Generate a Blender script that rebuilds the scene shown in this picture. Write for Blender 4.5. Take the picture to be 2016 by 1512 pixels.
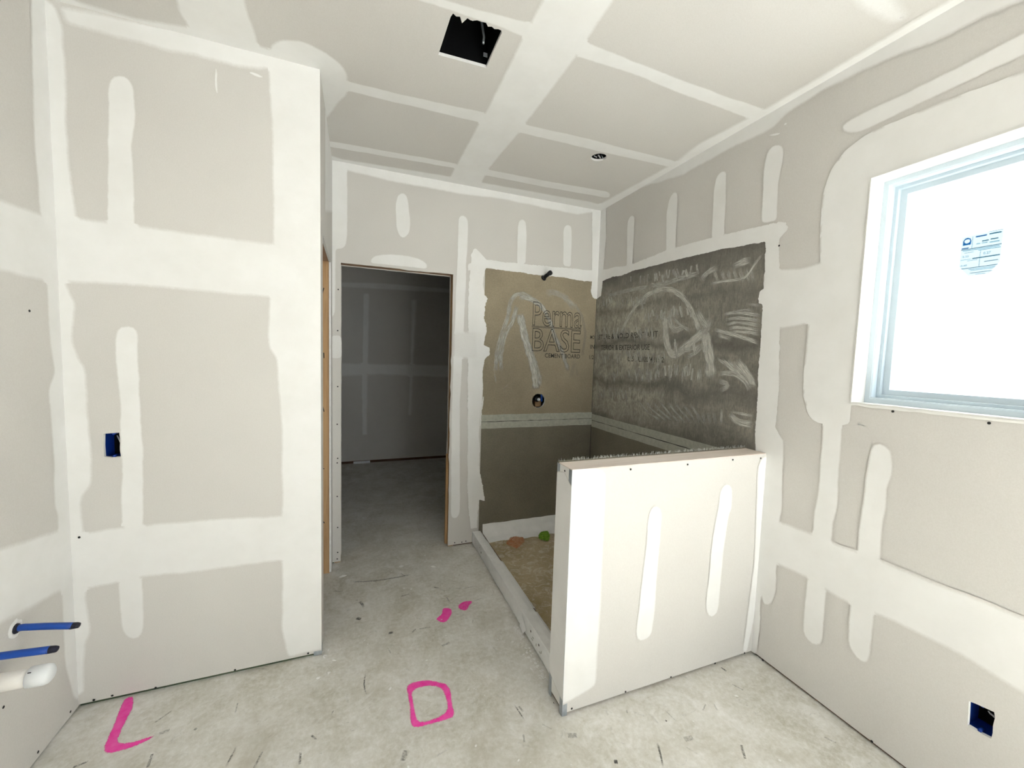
import bpy, bmesh, math, random
from mathutils import Vector, Matrix, noise
from mathutils.geometry import tessellate_polygon

for o in list(bpy.data.objects):
    bpy.data.objects.remove(o, do_unlink=True)
scn = bpy.context.scene
COL = scn.collection

# ------------------------------------------------------------------ camera
EYE = Vector((0, 0, 1.5))
RIGHT = Vector((0.932388, -0.360166, 0.030549))
UP = Vector((-0.003329, 0.075957, 0.997106))
FWD = Vector((0.361443, 0.929791, -0.069622))
cam_d = bpy.data.cameras.new('camera')
cam_d.sensor_fit = 'HORIZONTAL'
cam_d.sensor_width = 36.0
cam_d.lens = 783.387 / 2016 * 36.0
cam_d.clip_start = 0.02
cam = bpy.data.objects.new('camera', cam_d)
COL.objects.link(cam)
m = Matrix((RIGHT, UP, -FWD)).transposed().to_4x4()
m.translation = EYE
cam.matrix_world = m
scn.camera = cam

# ------------------------------------------------------------------ world, daylight, exposure
SKY = 1.7
EXPOSURE = 1.36
world = bpy.data.worlds.new('overcast_sky')
scn.world = world
world.use_nodes = True
bg = world.node_tree.nodes['Background']
bg.inputs['Color'].default_value = (0.93, 0.962, 1.0, 1)
bg.inputs['Strength'].default_value = SKY
bounce_sun_d = bpy.data.lights.new('sun', 'SUN')            # added for bounce light: enters the opening behind the camera, on to unseen floor
bounce_sun_d.energy = 42.0
bounce_sun_d.color = (1.0, .975, .935)
bounce_sun_d.angle = math.radians(.6)
sun = bpy.data.objects.new('sun', bounce_sun_d)
sun.rotation_euler = Vector((.06, .62, -1.0)).to_track_quat('-Z', 'Y').to_euler()
COL.objects.link(sun)
vs = scn.view_settings
vs.view_transform = 'Standard'
vs.look = 'None'
vs.exposure = EXPOSURE
vs.gamma = 1.0
vs.use_curve_mapping = False

# ------------------------------------------------------------------ room dimensions (metres)
XA, XC, XE = -1.067, -0.162, 1.913          # left wall, return wall, right wall
YB, YD, YR, YBACK = 2.065, 2.969, 5.64, -2.0   # closet front, shower/back wall, hallway end, wall behind the camera
H = 2.749
XF, YF, TF, HF = 0.802, 1.368, 0.126, 1.054   # half wall: free end, front, thickness, height
XDL, XDR, ZD = -0.109, 0.660, 2.094           # back doorway
YW1, YW0, ZW0, ZW1 = 1.022, 0.108, 1.352, 2.252   # window opening in the right wall
DT, STUD = 0.0127, 0.089                      # drywall and stud depth

def portal(name, loc, rot, sx, sy):
    d = bpy.data.lights.new(name, 'AREA')
    d.shape = 'RECTANGLE'; d.size = sx; d.size_y = sy
    d.cycles.is_portal = True
    o = bpy.data.objects.new(name, d)
    o.location = loc; o.rotation_euler = rot
    COL.objects.link(o)
portal('window_daylight', (XE + 0.16, (YW0 + YW1) / 2, (ZW0 + ZW1) / 2), (0, math.radians(90), 0), ZW1 - ZW0, YW1 - YW0)
WX0, WX1, WZ0, WZ1 = .38, 1.86, .06, 2.50     # unseen glazed opening added behind the camera, made wide for fill light
portal('rear_fill_daylight', ((WX0 + WX1) / 2, YBACK - .12, (WZ0 + WZ1) / 2), (math.radians(90), 0, 0), WX1 - WX0, WZ1 - WZ0)

# ------------------------------------------------------------------ traced outlines, metres in the plane of each surface
PATCHES = {
 'A': [
  ('corner_tape',0.012,0.004,1,[(1.992,2.717),(1.986,2.596),(1.973,2.279),(1.975,2.137),(1.982,1.97),(1.999,1.721),(1.999,1.505),(2.017,1.385),(1.98,1.331),(1.988,1.19),(1.983,0.861),(1.993,0.857),(1.996,0.52),(1.994,0.245),(2.033,0.061),(2.17,-0.046),(2.139,2.303),(2.129,2.826)]),
  ('tape_joint',0.016,0.004,1,[(1.645,1.945),(1.815,1.956),(1.979,1.963),(2.117,1.982),(2.098,1.711),(1.999,1.715),(1.798,1.718),(1.629,1.722)]),
  ('tape_joint',0.018,0.005,1,[(1.62,0.863),(1.736,0.839),(1.987,0.793),(2.134,0.759),(2.116,0.499),(2.006,0.533),(1.719,0.588),(1.601,0.606)])],
 'B': [
  ('tape_joint',0.02,0.006,1,[(-1.036,2.739),(-0.357,2.798),(-0.359,2.688),(-0.452,2.668),(-0.576,2.667),(-0.725,2.664),(-0.861,2.665),(-1.016,2.669)]),
  ('corner_tape',0.012,0.004,1,[(-1.117,2.758),(-1.036,2.739),(-1.018,2.668),(-1.012,2.521),(-1.017,2.339),(-1.015,2.155),(-1.001,1.988),(-1.04,1.721),(-1.015,1.653),(-1.032,1.508),(-1.011,1.423),(-0.993,1.417),(-0.994,1.242),(-0.988,1.037),(-0.992,0.934),(-1.024,0.888),(-1.026,0.824),(-1.022,0.754),(-1.025,0.47),(-1.015,0.298),(-1.031,0.284),(-1.046,0.053),(-1.07,0.049),(-1.15,0.061),(-1.151,1.31),(-1.154,1.816)]),
  ('joint_compound',0.006,0.004,1,[(-0.919,1.904),(-0.906,2.239),(-0.895,2.51),(-0.885,2.532),(-0.864,2.543),(-0.829,2.531),(-0.817,2.5),(-0.816,2.45),(-0.818,2.36),(-0.83,2.287),(-0.827,2.126),(-0.83,1.915)]),
  ('tape_joint',0.016,0.004,1,[(-1.078,1.983),(-0.912,1.983),(-0.606,1.973),(-0.32,1.968),(-0.323,1.722),(-0.611,1.729),(-0.781,1.732),(-1.04,1.728),(-1.111,1.728)]),
  ('corner_compound',0.012,0.004,1,[(-0.359,2.839),(-0.365,2.665),(-0.355,2.423),(-0.353,1.971),(-0.37,1.724),(-0.38,1.573),(-0.371,1.491),(-0.345,1.461),(-0.34,1.308),(-0.328,1.112),(-0.331,0.754),(-0.332,0.516),(-0.336,0.167),(-0.312,0.023),(-0.192,0.027),(-0.085,0.02),(-0.085,1.225),(-0.085,2.922)]),
  ('joint_compound',0.007,0.004,1,[(-0.908,1.446),(-0.904,1.554),(-0.893,1.575),(-0.866,1.584),(-0.837,1.579),(-0.829,1.558),(-0.833,1.448),(-0.831,1.309),(-0.827,1.062),(-0.833,0.767),(-0.835,0.759),(-0.844,0.509),(-0.842,0.359),(-0.851,0.271),(-0.865,0.247),(-0.885,0.245),(-0.907,0.265),(-0.92,0.302),(-0.926,0.377),(-0.925,0.502),(-0.909,0.768),(-0.901,1.102),(-0.899,1.241),(-0.905,1.344)]),
  ('tape_joint',0.014,0.005,1,[(-1.075,0.74),(-0.909,0.752),(-0.642,0.748),(-0.289,0.729),(-0.291,0.505),(-0.337,0.507),(-0.634,0.51),(-0.841,0.516),(-0.93,0.507),(-1.026,0.499),(-1.083,0.496)]),
  ('compound_spot',0.004,0.003,1,[(-0.55,2.662),(-0.541,2.638),(-0.545,2.584),(-0.54,2.545),(-0.552,2.535),(-0.555,2.581)]),
  ('compound_spot',0.004,0.003,1,[(-0.446,2.664),(-0.421,2.674),(-0.378,2.662),(-0.372,2.65),(-0.415,2.651)])],
 'C': [
  ('corner_tape',0.02,0.002,1,[(2.365,2.854),(3.504,3.415),(3.501,2.576),(2.346,2.213)])],
 'D': [
  ('tape_joint',0.014,0.004,1,[(-0.208,2.831),(2.103,2.914),(2.112,2.759),(1.858,2.727),(1.681,2.676),(1.312,2.685),(1.027,2.693),(0.697,2.674),(0.45,2.677),(0.24,2.674),(0.052,2.687),(-0.065,2.696),(-0.208,2.687)]),
  ('joint_compound',0.006,0.003,1,[(0.241,2.54),(0.252,2.593),(0.275,2.616),(0.309,2.62),(0.324,2.588),(0.346,2.44),(0.342,2.357),(0.319,2.319),(0.29,2.301),(0.261,2.329),(0.245,2.379)]),
  ('joint_compound',0.006,0.003,1,[(0.688,2.446),(0.69,2.512),(0.701,2.534),(0.728,2.536),(0.763,2.516),(0.766,2.457),(0.764,2.317),(0.759,2.183),(0.759,2.029),(0.733,1.104),(0.751,0.293),(0.743,0.236),(0.709,0.216),(0.68,0.229),(0.674,0.302),(0.665,1.105),(0.684,2.175)]),
  ('joint_compound',0.006,0.003,1,[(1.159,2.522),(1.169,2.562),(1.2,2.58),(1.232,2.558),(1.241,2.442),(1.241,2.232),(1.162,2.223)]),
  ('joint_compound',0.006,0.003,1,[(1.562,2.526),(1.566,2.574),(1.598,2.596),(1.635,2.584),(1.645,2.496),(1.645,2.249),(1.571,2.255)]),
  ('corner_tape',0.007,0.003,1,[(-0.228,2.706),(-0.07,2.718),(-0.065,2.556),(-0.067,2.272),(-0.076,2.204),(-0.101,2.178),(-0.138,2.183),(-0.142,1.744),(-0.156,1.72),(-0.308,1.703)]),
  ('joint_compound',0.008,0.003,1,[(0.074,2.121),(0.082,2.149),(0.111,2.17),(0.194,2.186),(0.287,2.195),(0.399,2.184),(0.468,2.155),(0.471,2.109),(0.32,2.109),(0.074,2.106)]),
  ('board_tape',0.006,0.006,1,[(0.768,2.179),(0.83,2.206),(0.893,2.229),(1.078,2.231),(1.252,2.232),(1.58,2.241),(1.933,2.25),(1.951,2.143),(1.853,2.151),(1.747,2.15),(1.584,2.162),(1.417,2.155),(1.255,2.157),(1.081,2.161),(0.922,2.166),(0.77,2.129)]),
  ('board_tape',0.005,0.007,1,[(0.787,2.142),(0.792,2.247),(0.811,2.293),(0.83,2.303),(0.863,2.277),(0.904,2.237),(0.928,2.217),(0.904,2.151),(0.893,2.047),(0.907,1.962),(0.932,1.938),(0.911,1.884),(0.904,1.788),(0.929,1.737),(0.935,1.684),(0.917,1.648),(0.91,1.577),(0.957,1.561),(0.963,1.508),(0.922,1.472),(0.91,1.4),(0.903,1.311),(0.915,1.222),(0.9,1.06),(0.897,0.941),(0.917,1.181),(0.898,1.076),(0.891,0.916),(0.901,0.755),(0.893,0.626),(0.925,0.483),(0.957,0.337),(0.9,0.354),(0.895,0.124),(0.834,0.126),(0.805,0.44),(0.774,2.03)]),
  ('compound_patch',0.02,0.004,0.8,[(0.663,1.653),(0.693,1.671),(0.853,1.688),(0.868,1.478),(0.777,1.467),(0.667,1.473)]),
  ('board_tape',0.005,0.003,1,[(1.823,2.802),(1.853,2.146),(1.846,2.069),(1.872,2.015),(1.923,2.006),(2.015,2.034),(1.971,2.826)]),
  ('compound_patch',0.004,0.004,0.8,[(-0.177,1.604),(-0.105,1.607),(-0.103,1.448),(-0.178,1.45)])],
 'E': [
  ('tape_joint',0.014,0.005,1,[(3.132,2.896),(2.562,2.761),(2.052,2.67),(1.687,2.675),(1.518,2.658),(1.457,2.66),(1.409,2.691),(1.369,2.701),(1.293,2.697),(1.238,2.708),(1.127,2.698),(0.99,2.686),(0.909,2.666),(0.82,2.656),(0.74,2.652),(0.634,2.632),(0.645,2.775),(0.875,2.808),(2.064,2.82),(3.132,2.896)]),
  ('tape_joint',0.007,0.003,1,[(1.155,2.506),(1.153,2.522),(1.132,2.528),(1.055,2.531),(0.899,2.53),(0.769,2.535),(0.627,2.545),(0.537,2.538),(0.532,2.472),(0.649,2.472),(0.848,2.466),(0.968,2.459),(1.077,2.454),(1.128,2.475)]),
  ('corner_compound',0.01,0.004,1,[(1.186,1.919),(1.2,2.07),(1.205,2.181),(1.2,2.274),(1.176,2.35),(1.129,2.407),(1.058,2.435),(0.992,2.441),(0.892,2.437),(0.762,2.433),(0.618,2.422),(0.556,2.416),(0.534,2.134),(0.744,2.2),(0.977,2.237),(0.958,1.934),(0.96,1.672),(0.963,1.355),(1.008,1.329),(1.004,1.301),(1.009,1.269),(1.026,1.252),(1.076,1.246),(1.123,1.24),(1.166,1.25),(1.189,1.266),(1.2,1.319),(1.216,1.356),(1.222,1.457),(1.219,1.612),(1.218,1.689),(1.19,1.837)],None,(1.022,2.9,0.012,2.749)),
  ('corner_compound',0.01,0.004,1,[(1.186,1.919),(1.2,2.07),(1.205,2.181),(1.2,2.274),(1.176,2.35),(1.129,2.407),(1.058,2.435),(0.992,2.441),(0.892,2.437),(0.762,2.433),(0.618,2.422),(0.556,2.416),(0.534,2.134),(0.744,2.2),(0.977,2.237),(0.958,1.934),(0.96,1.672),(0.963,1.355),(1.008,1.329),(1.004,1.301),(1.009,1.269),(1.026,1.252),(1.076,1.246),(1.123,1.24),(1.166,1.25),(1.189,1.266),(1.2,1.319),(1.216,1.356),(1.222,1.457),(1.219,1.612),(1.218,1.689),(1.19,1.837)],None,(-2,2.9,2.252,2.749)),
  ('tape_joint',0.012,0.004,1,[(1.455,1.967),(1.36,1.964),(1.272,1.95),(1.2,1.957),(1.159,1.964),(1.137,1.683),(1.214,1.688),(1.258,1.68),(1.337,1.67),(1.432,1.677)]),
  ('joint_compound',0.007,0.003,1,[(1.125,1.276),(1.048,1.288),(1.045,1.216),(1.043,1.107),(1.038,0.879),(1.047,0.831),(1.051,0.494),(1.049,0.341),(1.05,0.269),(1.087,0.243),(1.116,0.246),(1.135,0.282),(1.135,0.347),(1.134,0.525),(1.127,0.845),(1.12,0.934),(1.121,1.087)]),
  ('joint_compound',0.007,0.003,1,[(0.946,1.132),(0.945,1.18),(0.934,1.203),(0.918,1.21),(0.888,1.203),(0.875,1.183),(0.865,1.113),(0.862,1.074),(0.876,1.05),(0.873,0.942),(0.879,0.92),(0.876,0.737),(0.878,0.514),(0.878,0.444),(0.881,0.321),(0.89,0.303),(0.91,0.299),(0.935,0.32),(0.958,0.343),(0.961,0.401),(0.962,0.504),(0.955,0.733),(0.954,0.911)]),
  ('tape_joint',0.016,0.005,1,[(1.451,0.72),(1.306,0.74),(1.265,0.748),(1.127,0.751),(1.044,0.748),(0.951,0.748),(0.872,0.75),(0.761,0.751),(0.672,0.751),(0.517,0.754),(0.429,0.764),(0.41,0.513),(0.498,0.507),(0.614,0.531),(0.698,0.533),(0.767,0.53),(0.881,0.524),(0.956,0.514),(1.046,0.519),(1.138,0.529),(1.272,0.526),(1.324,0.524),(1.434,0.507)]),
  ('joint_compound',0.007,0.004,1,[(1.393,1.174),(1.318,1.167),(1.29,1.156),(1.284,1.12),(1.277,0.964),(1.268,0.79),(1.274,0.763),(1.267,0.409),(1.27,0.364),(1.283,0.316),(1.323,0.286),(1.359,0.401)]),
  ('board_tape',0.005,0.005,1,[(2.985,2.253),(2.845,2.243),(2.498,2.214),(2.129,2.236),(1.845,2.225),(1.628,2.211),(1.452,2.199),(1.39,2.192),(1.357,2.177),(1.342,2.151),(1.359,2.131),(1.384,2.112),(1.374,1.988),(1.347,1.688),(1.33,1.336),(1.329,1.196),(1.317,1.171),(1.296,1.142),(1.349,1.063),(1.429,1.053),(1.438,1.183),(1.446,1.618),(1.446,1.797),(1.47,1.808),(1.47,1.868),(1.45,1.874),(1.452,2.042),(1.452,2.083),(1.46,2.113),(1.541,2.12),(1.698,2.134),(1.848,2.142),(2.006,2.147),(2.304,2.155),(2.479,2.161),(2.639,2.148),(2.764,2.161),(2.976,2.14)]),
  ('board_tape',0.005,0.003,1,[(3.092,3.056),(2.909,2.985),(2.87,2.507),(2.89,2.205),(2.892,2.105),(2.902,2.029),(2.965,2.014),(3.044,2.209)]),
  ('joint_compound',0.006,0.003,1,[(1.8,2.494),(1.788,2.565),(1.767,2.58),(1.719,2.565),(1.709,2.387),(1.703,2.201),(1.793,2.205)]),
  ('joint_compound',0.006,0.003,1,[(1.496,2.482),(1.484,2.568),(1.46,2.585),(1.416,2.568),(1.395,2.543),(1.394,2.48),(1.409,2.383),(1.403,2.196),(1.487,2.212)]),
  ('joint_compound',0.006,0.003,1,[(2.595,2.523),(2.579,2.574),(2.544,2.585),(2.509,2.565),(2.505,2.472),(2.506,2.164),(2.576,2.164)]),
  ('joint_compound',0.006,0.003,1,[(2.177,2.479),(2.156,2.571),(2.121,2.601),(2.086,2.586),(2.08,2.555),(2.073,2.191),(2.162,2.211)]),
  ('corner_tape',0.007,0.005,1,[(1.476,1.04),(1.341,1.072),(1.336,0.677),(1.331,0.504),(1.34,0.268),(1.333,0.201),(1.332,0.111),(1.338,0.014),(1.47,-0.072)]),
  ('compound_spot',0.003,0.002,1,[(1.003,1.27),(0.968,1.265),(0.956,1.26),(0.996,1.258)]),
  ('compound_spot',0.003,0.002,1,[(1.49,2.644),(1.416,2.624),(1.411,2.614),(1.449,2.616)]),
  ('compound_spot',0.003,0.002,1,[(1.419,2.657),(1.395,2.666),(1.382,2.657),(1.384,2.635),(1.409,2.644)])],
 'T': [
  ('tape_joint',0.02,0.004,1,[(-1.039,1.926),(-0.976,2.029),(-0.797,2.038),(-0.64,2.009),(-0.517,2.005),(-0.365,2.005),(-0.318,2.014),(-0.341,2.154),(-1.219,2.126)]),
  ('tape_joint',0.012,0.005,1,[(-0.595,1.769),(-0.624,1.885),(-0.631,1.959),(-0.625,1.998),(-0.639,2.057),(-0.399,2.08),(-0.385,2.013),(-0.382,1.91),(-0.381,1.781),(-0.377,1.676)]),
  ('joint_compound',0.012,0.004,1,[(-0.352,2.029),(-0.344,1.987),(-0.293,1.93),(-0.21,1.909),(-0.127,1.94),(-0.071,1.985),(-0.042,2.047),(-0.049,2.204),(-0.081,2.261),(-0.172,2.505),(-0.337,2.303)]),
  ('tape_joint',0.008,0.004,1,[(-0.089,2.094),(-0.046,2.094),(0.228,2.087),(0.635,2.06),(0.629,2.161),(0.591,2.161),(0.238,2.169),(-0.048,2.175),(-0.093,2.182)]),
  ('tape_joint',0.008,0.004,1,[(-0.171,2.707),(-0.097,2.704),(0.575,2.663),(0.621,2.667),(0.628,2.742),(0.592,2.737),(-0.1,2.785),(-0.176,2.79)]),
  ('tape_joint',0.008,0.004,1,[(0.783,2.078),(0.841,2.075),(1.1,2.056),(1.499,2.053),(1.826,2.048),(1.968,2.067),(1.962,2.147),(1.821,2.13),(1.4,2.152),(1.101,2.156),(0.838,2.164),(0.786,2.161)]),
  ('tape_joint',0.008,0.004,1,[(0.736,2.665),(0.816,2.655),(1.228,2.646),(1.73,2.614),(1.782,2.641),(1.812,2.698),(1.788,2.72),(1.277,2.747),(0.798,2.751),(0.736,2.747)]),
  ('tape_joint',0.008,0.004,1,[(-0.262,1.602),(0.187,1.538),(0.283,1.535),(0.345,1.532),(0.516,1.529),(0.607,1.543),(0.672,1.526),(0.639,1.456),(0.594,1.464),(0.395,1.482),(0.252,1.496),(-0.003,1.523),(-0.206,1.547)]),
  ('tape_joint',0.008,0.004,1,[(0.8,1.456),(0.839,1.458),(1.341,1.473),(1.589,1.476),(1.851,1.471),(1.992,1.468),(2.027,1.582),(1.851,1.562),(1.633,1.554),(1.418,1.552),(1.1,1.533),(0.836,1.544),(0.809,1.553)]),
  ('compound_patch',0.03,0.006,0.8,[(1.451,0.955),(1.544,0.956),(1.662,0.964),(1.832,0.962),(1.847,0.888),(1.714,0.883),(1.633,0.864)]),
  ('tape_joint',0.014,0.003,1,[(0.594,1.321),(0.595,1.363),(0.595,1.467),(0.595,1.55),(0.605,1.997),(0.6,2.192),(0.598,2.927),(0.639,3.318),(0.89,3.197),(0.833,2.847),(0.819,2.627),(0.839,2.193),(0.841,2.075),(0.846,1.547),(0.839,1.458),(0.833,1.261),(0.829,1.207)]),
  ('tape_joint',0.02,0.004,1,[(-0.201,2.877),(-0.104,2.915),(0.573,2.865),(1.051,2.854),(1.735,2.829),(1.928,2.854),(2.116,3.123),(-0.116,3.232),(-0.22,3.137)]),
  ('tape_joint',0.025,0.004,1,[(1.807,2.892),(1.817,2.695),(1.85,2.073),(1.809,1.849),(1.851,1.471),(1.853,1.159),(1.852,0.913),(1.86,0.767),(1.859,0.694),(2.085,0.658),(2.093,0.993),(2.186,1.511),(2.271,2.425),(2.358,3.053),(2.076,3.143)])],
 'F': [
  ('corner_compound',0.012,0.003,1,[(0.751,1.1),(0.962,1.038),(0.965,0.897),(0.971,0.479),(0.964,0.091),(0.894,0.071),(0.793,0.051),(0.75,0.062)]),
  ('joint_compound',0.006,0.003,1,[(1.194,0.812),(1.198,0.848),(1.215,0.864),(1.237,0.866),(1.261,0.85),(1.27,0.821),(1.27,0.766),(1.264,0.586),(1.261,0.421),(1.256,0.283),(1.249,0.248),(1.211,0.241),(1.182,0.231),(1.164,0.252),(1.159,0.297),(1.178,0.529),(1.195,0.758),(1.186,0.752)]),
  ('joint_compound',0.006,0.003,1,[(1.603,0.798),(1.612,0.903),(1.636,0.923),(1.669,0.922),(1.69,0.905),(1.696,0.829),(1.694,0.777),(1.682,0.779),(1.662,0.57),(1.655,0.304),(1.65,0.275),(1.608,0.252),(1.589,0.273),(1.568,0.31),(1.57,0.373),(1.583,0.666)]),
  ('corner_tape',0.01,0.003,1,[(1.851,0.994),(1.881,1.043),(1.992,1.036),(1.925,0.751),(1.95,0.389),(1.879,0.011),(1.841,0.021),(1.879,0.491)])],
 'G': [
  ],
 'Z': [
  ('spray_paint_mark',0.008,0.003,1,[(-0.922,2.07),(-0.886,2.071),(-0.863,2.001),(-0.854,1.91),(-0.841,1.825),(-0.791,1.813),(-0.744,1.822),(-0.72,1.834),(-0.717,1.813),(-0.753,1.794),(-0.798,1.782),(-0.861,1.783),(-0.878,1.801),(-0.885,1.847),(-0.896,1.917),(-0.912,2.002)]),
  ('spray_paint_mark',0.01,0.002,0.95,[(0.203,1.74),(0.219,1.754),(0.283,1.75),(0.331,1.735),(0.354,1.712),(0.387,1.7),(0.398,1.643),(0.384,1.566),(0.391,1.533),(0.383,1.511),(0.302,1.512),(0.215,1.515),(0.197,1.533),(0.208,1.627)],[(0.231,1.701),(0.247,1.71),(0.306,1.704),(0.335,1.692),(0.355,1.677),(0.362,1.618),(0.357,1.549),(0.329,1.543),(0.265,1.536),(0.235,1.539),(0.231,1.611)]),
  ('spray_paint_mark',0.008,0.003,0.95,[(0.407,2.158),(0.465,2.188),(0.458,2.235),(0.482,2.245),(0.525,2.217),(0.522,2.178),(0.498,2.144),(0.474,2.103),(0.447,2.096),(0.418,2.133)]),
  ('spray_paint_mark',0.012,0.003,0.75,[(0.55,2.231),(0.599,2.271),(0.668,2.252),(0.667,2.229),(0.629,2.214),(0.618,2.172),(0.598,2.157),(0.556,2.188)])],
 'S': [
  ('paint_spot_orange',0.02,0.006,0.75,[(1.056,2.791),(1.136,2.885),(1.207,2.888),(1.26,2.846),(1.238,2.768),(1.16,2.69),(1.119,2.67),(1.086,2.724)]),
  ('paint_spot_green',0.008,0.006,0.9,[(1.364,2.839),(1.422,2.899),(1.492,2.903),(1.469,2.806),(1.411,2.714),(1.375,2.737),(1.344,2.771)])],
 'R': [
  ('joint_compound',0.02,0.004,1,[(0.059,2.267),(0.143,2.274),(0.139,1.72),(0.123,0.632),(0.125,0.672),(0.127,0.376),(0.051,0.379),(0.049,0.771),(0.043,0.96)]),
  ('joint_compound',0.03,0.004,1,[(0.673,2.242),(0.764,2.249),(0.729,1.434),(0.709,0.617),(0.646,0.619),(0.667,1.432)]),
  ('tape_joint',0.03,0.004,1,[(-0.27,1.355),(0.177,1.35),(0.777,1.356),(1.428,1.353),(1.432,1.154),(0.733,1.172),(0.265,1.191),(-0.27,1.155)]),
  ('tape_joint',0.02,0.004,1,[(-0.27,2.383),(0.314,2.424),(1.403,2.429),(1.405,2.365),(0.763,2.342),(-0.27,2.311)])],
 'W': [
  ]}

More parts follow.
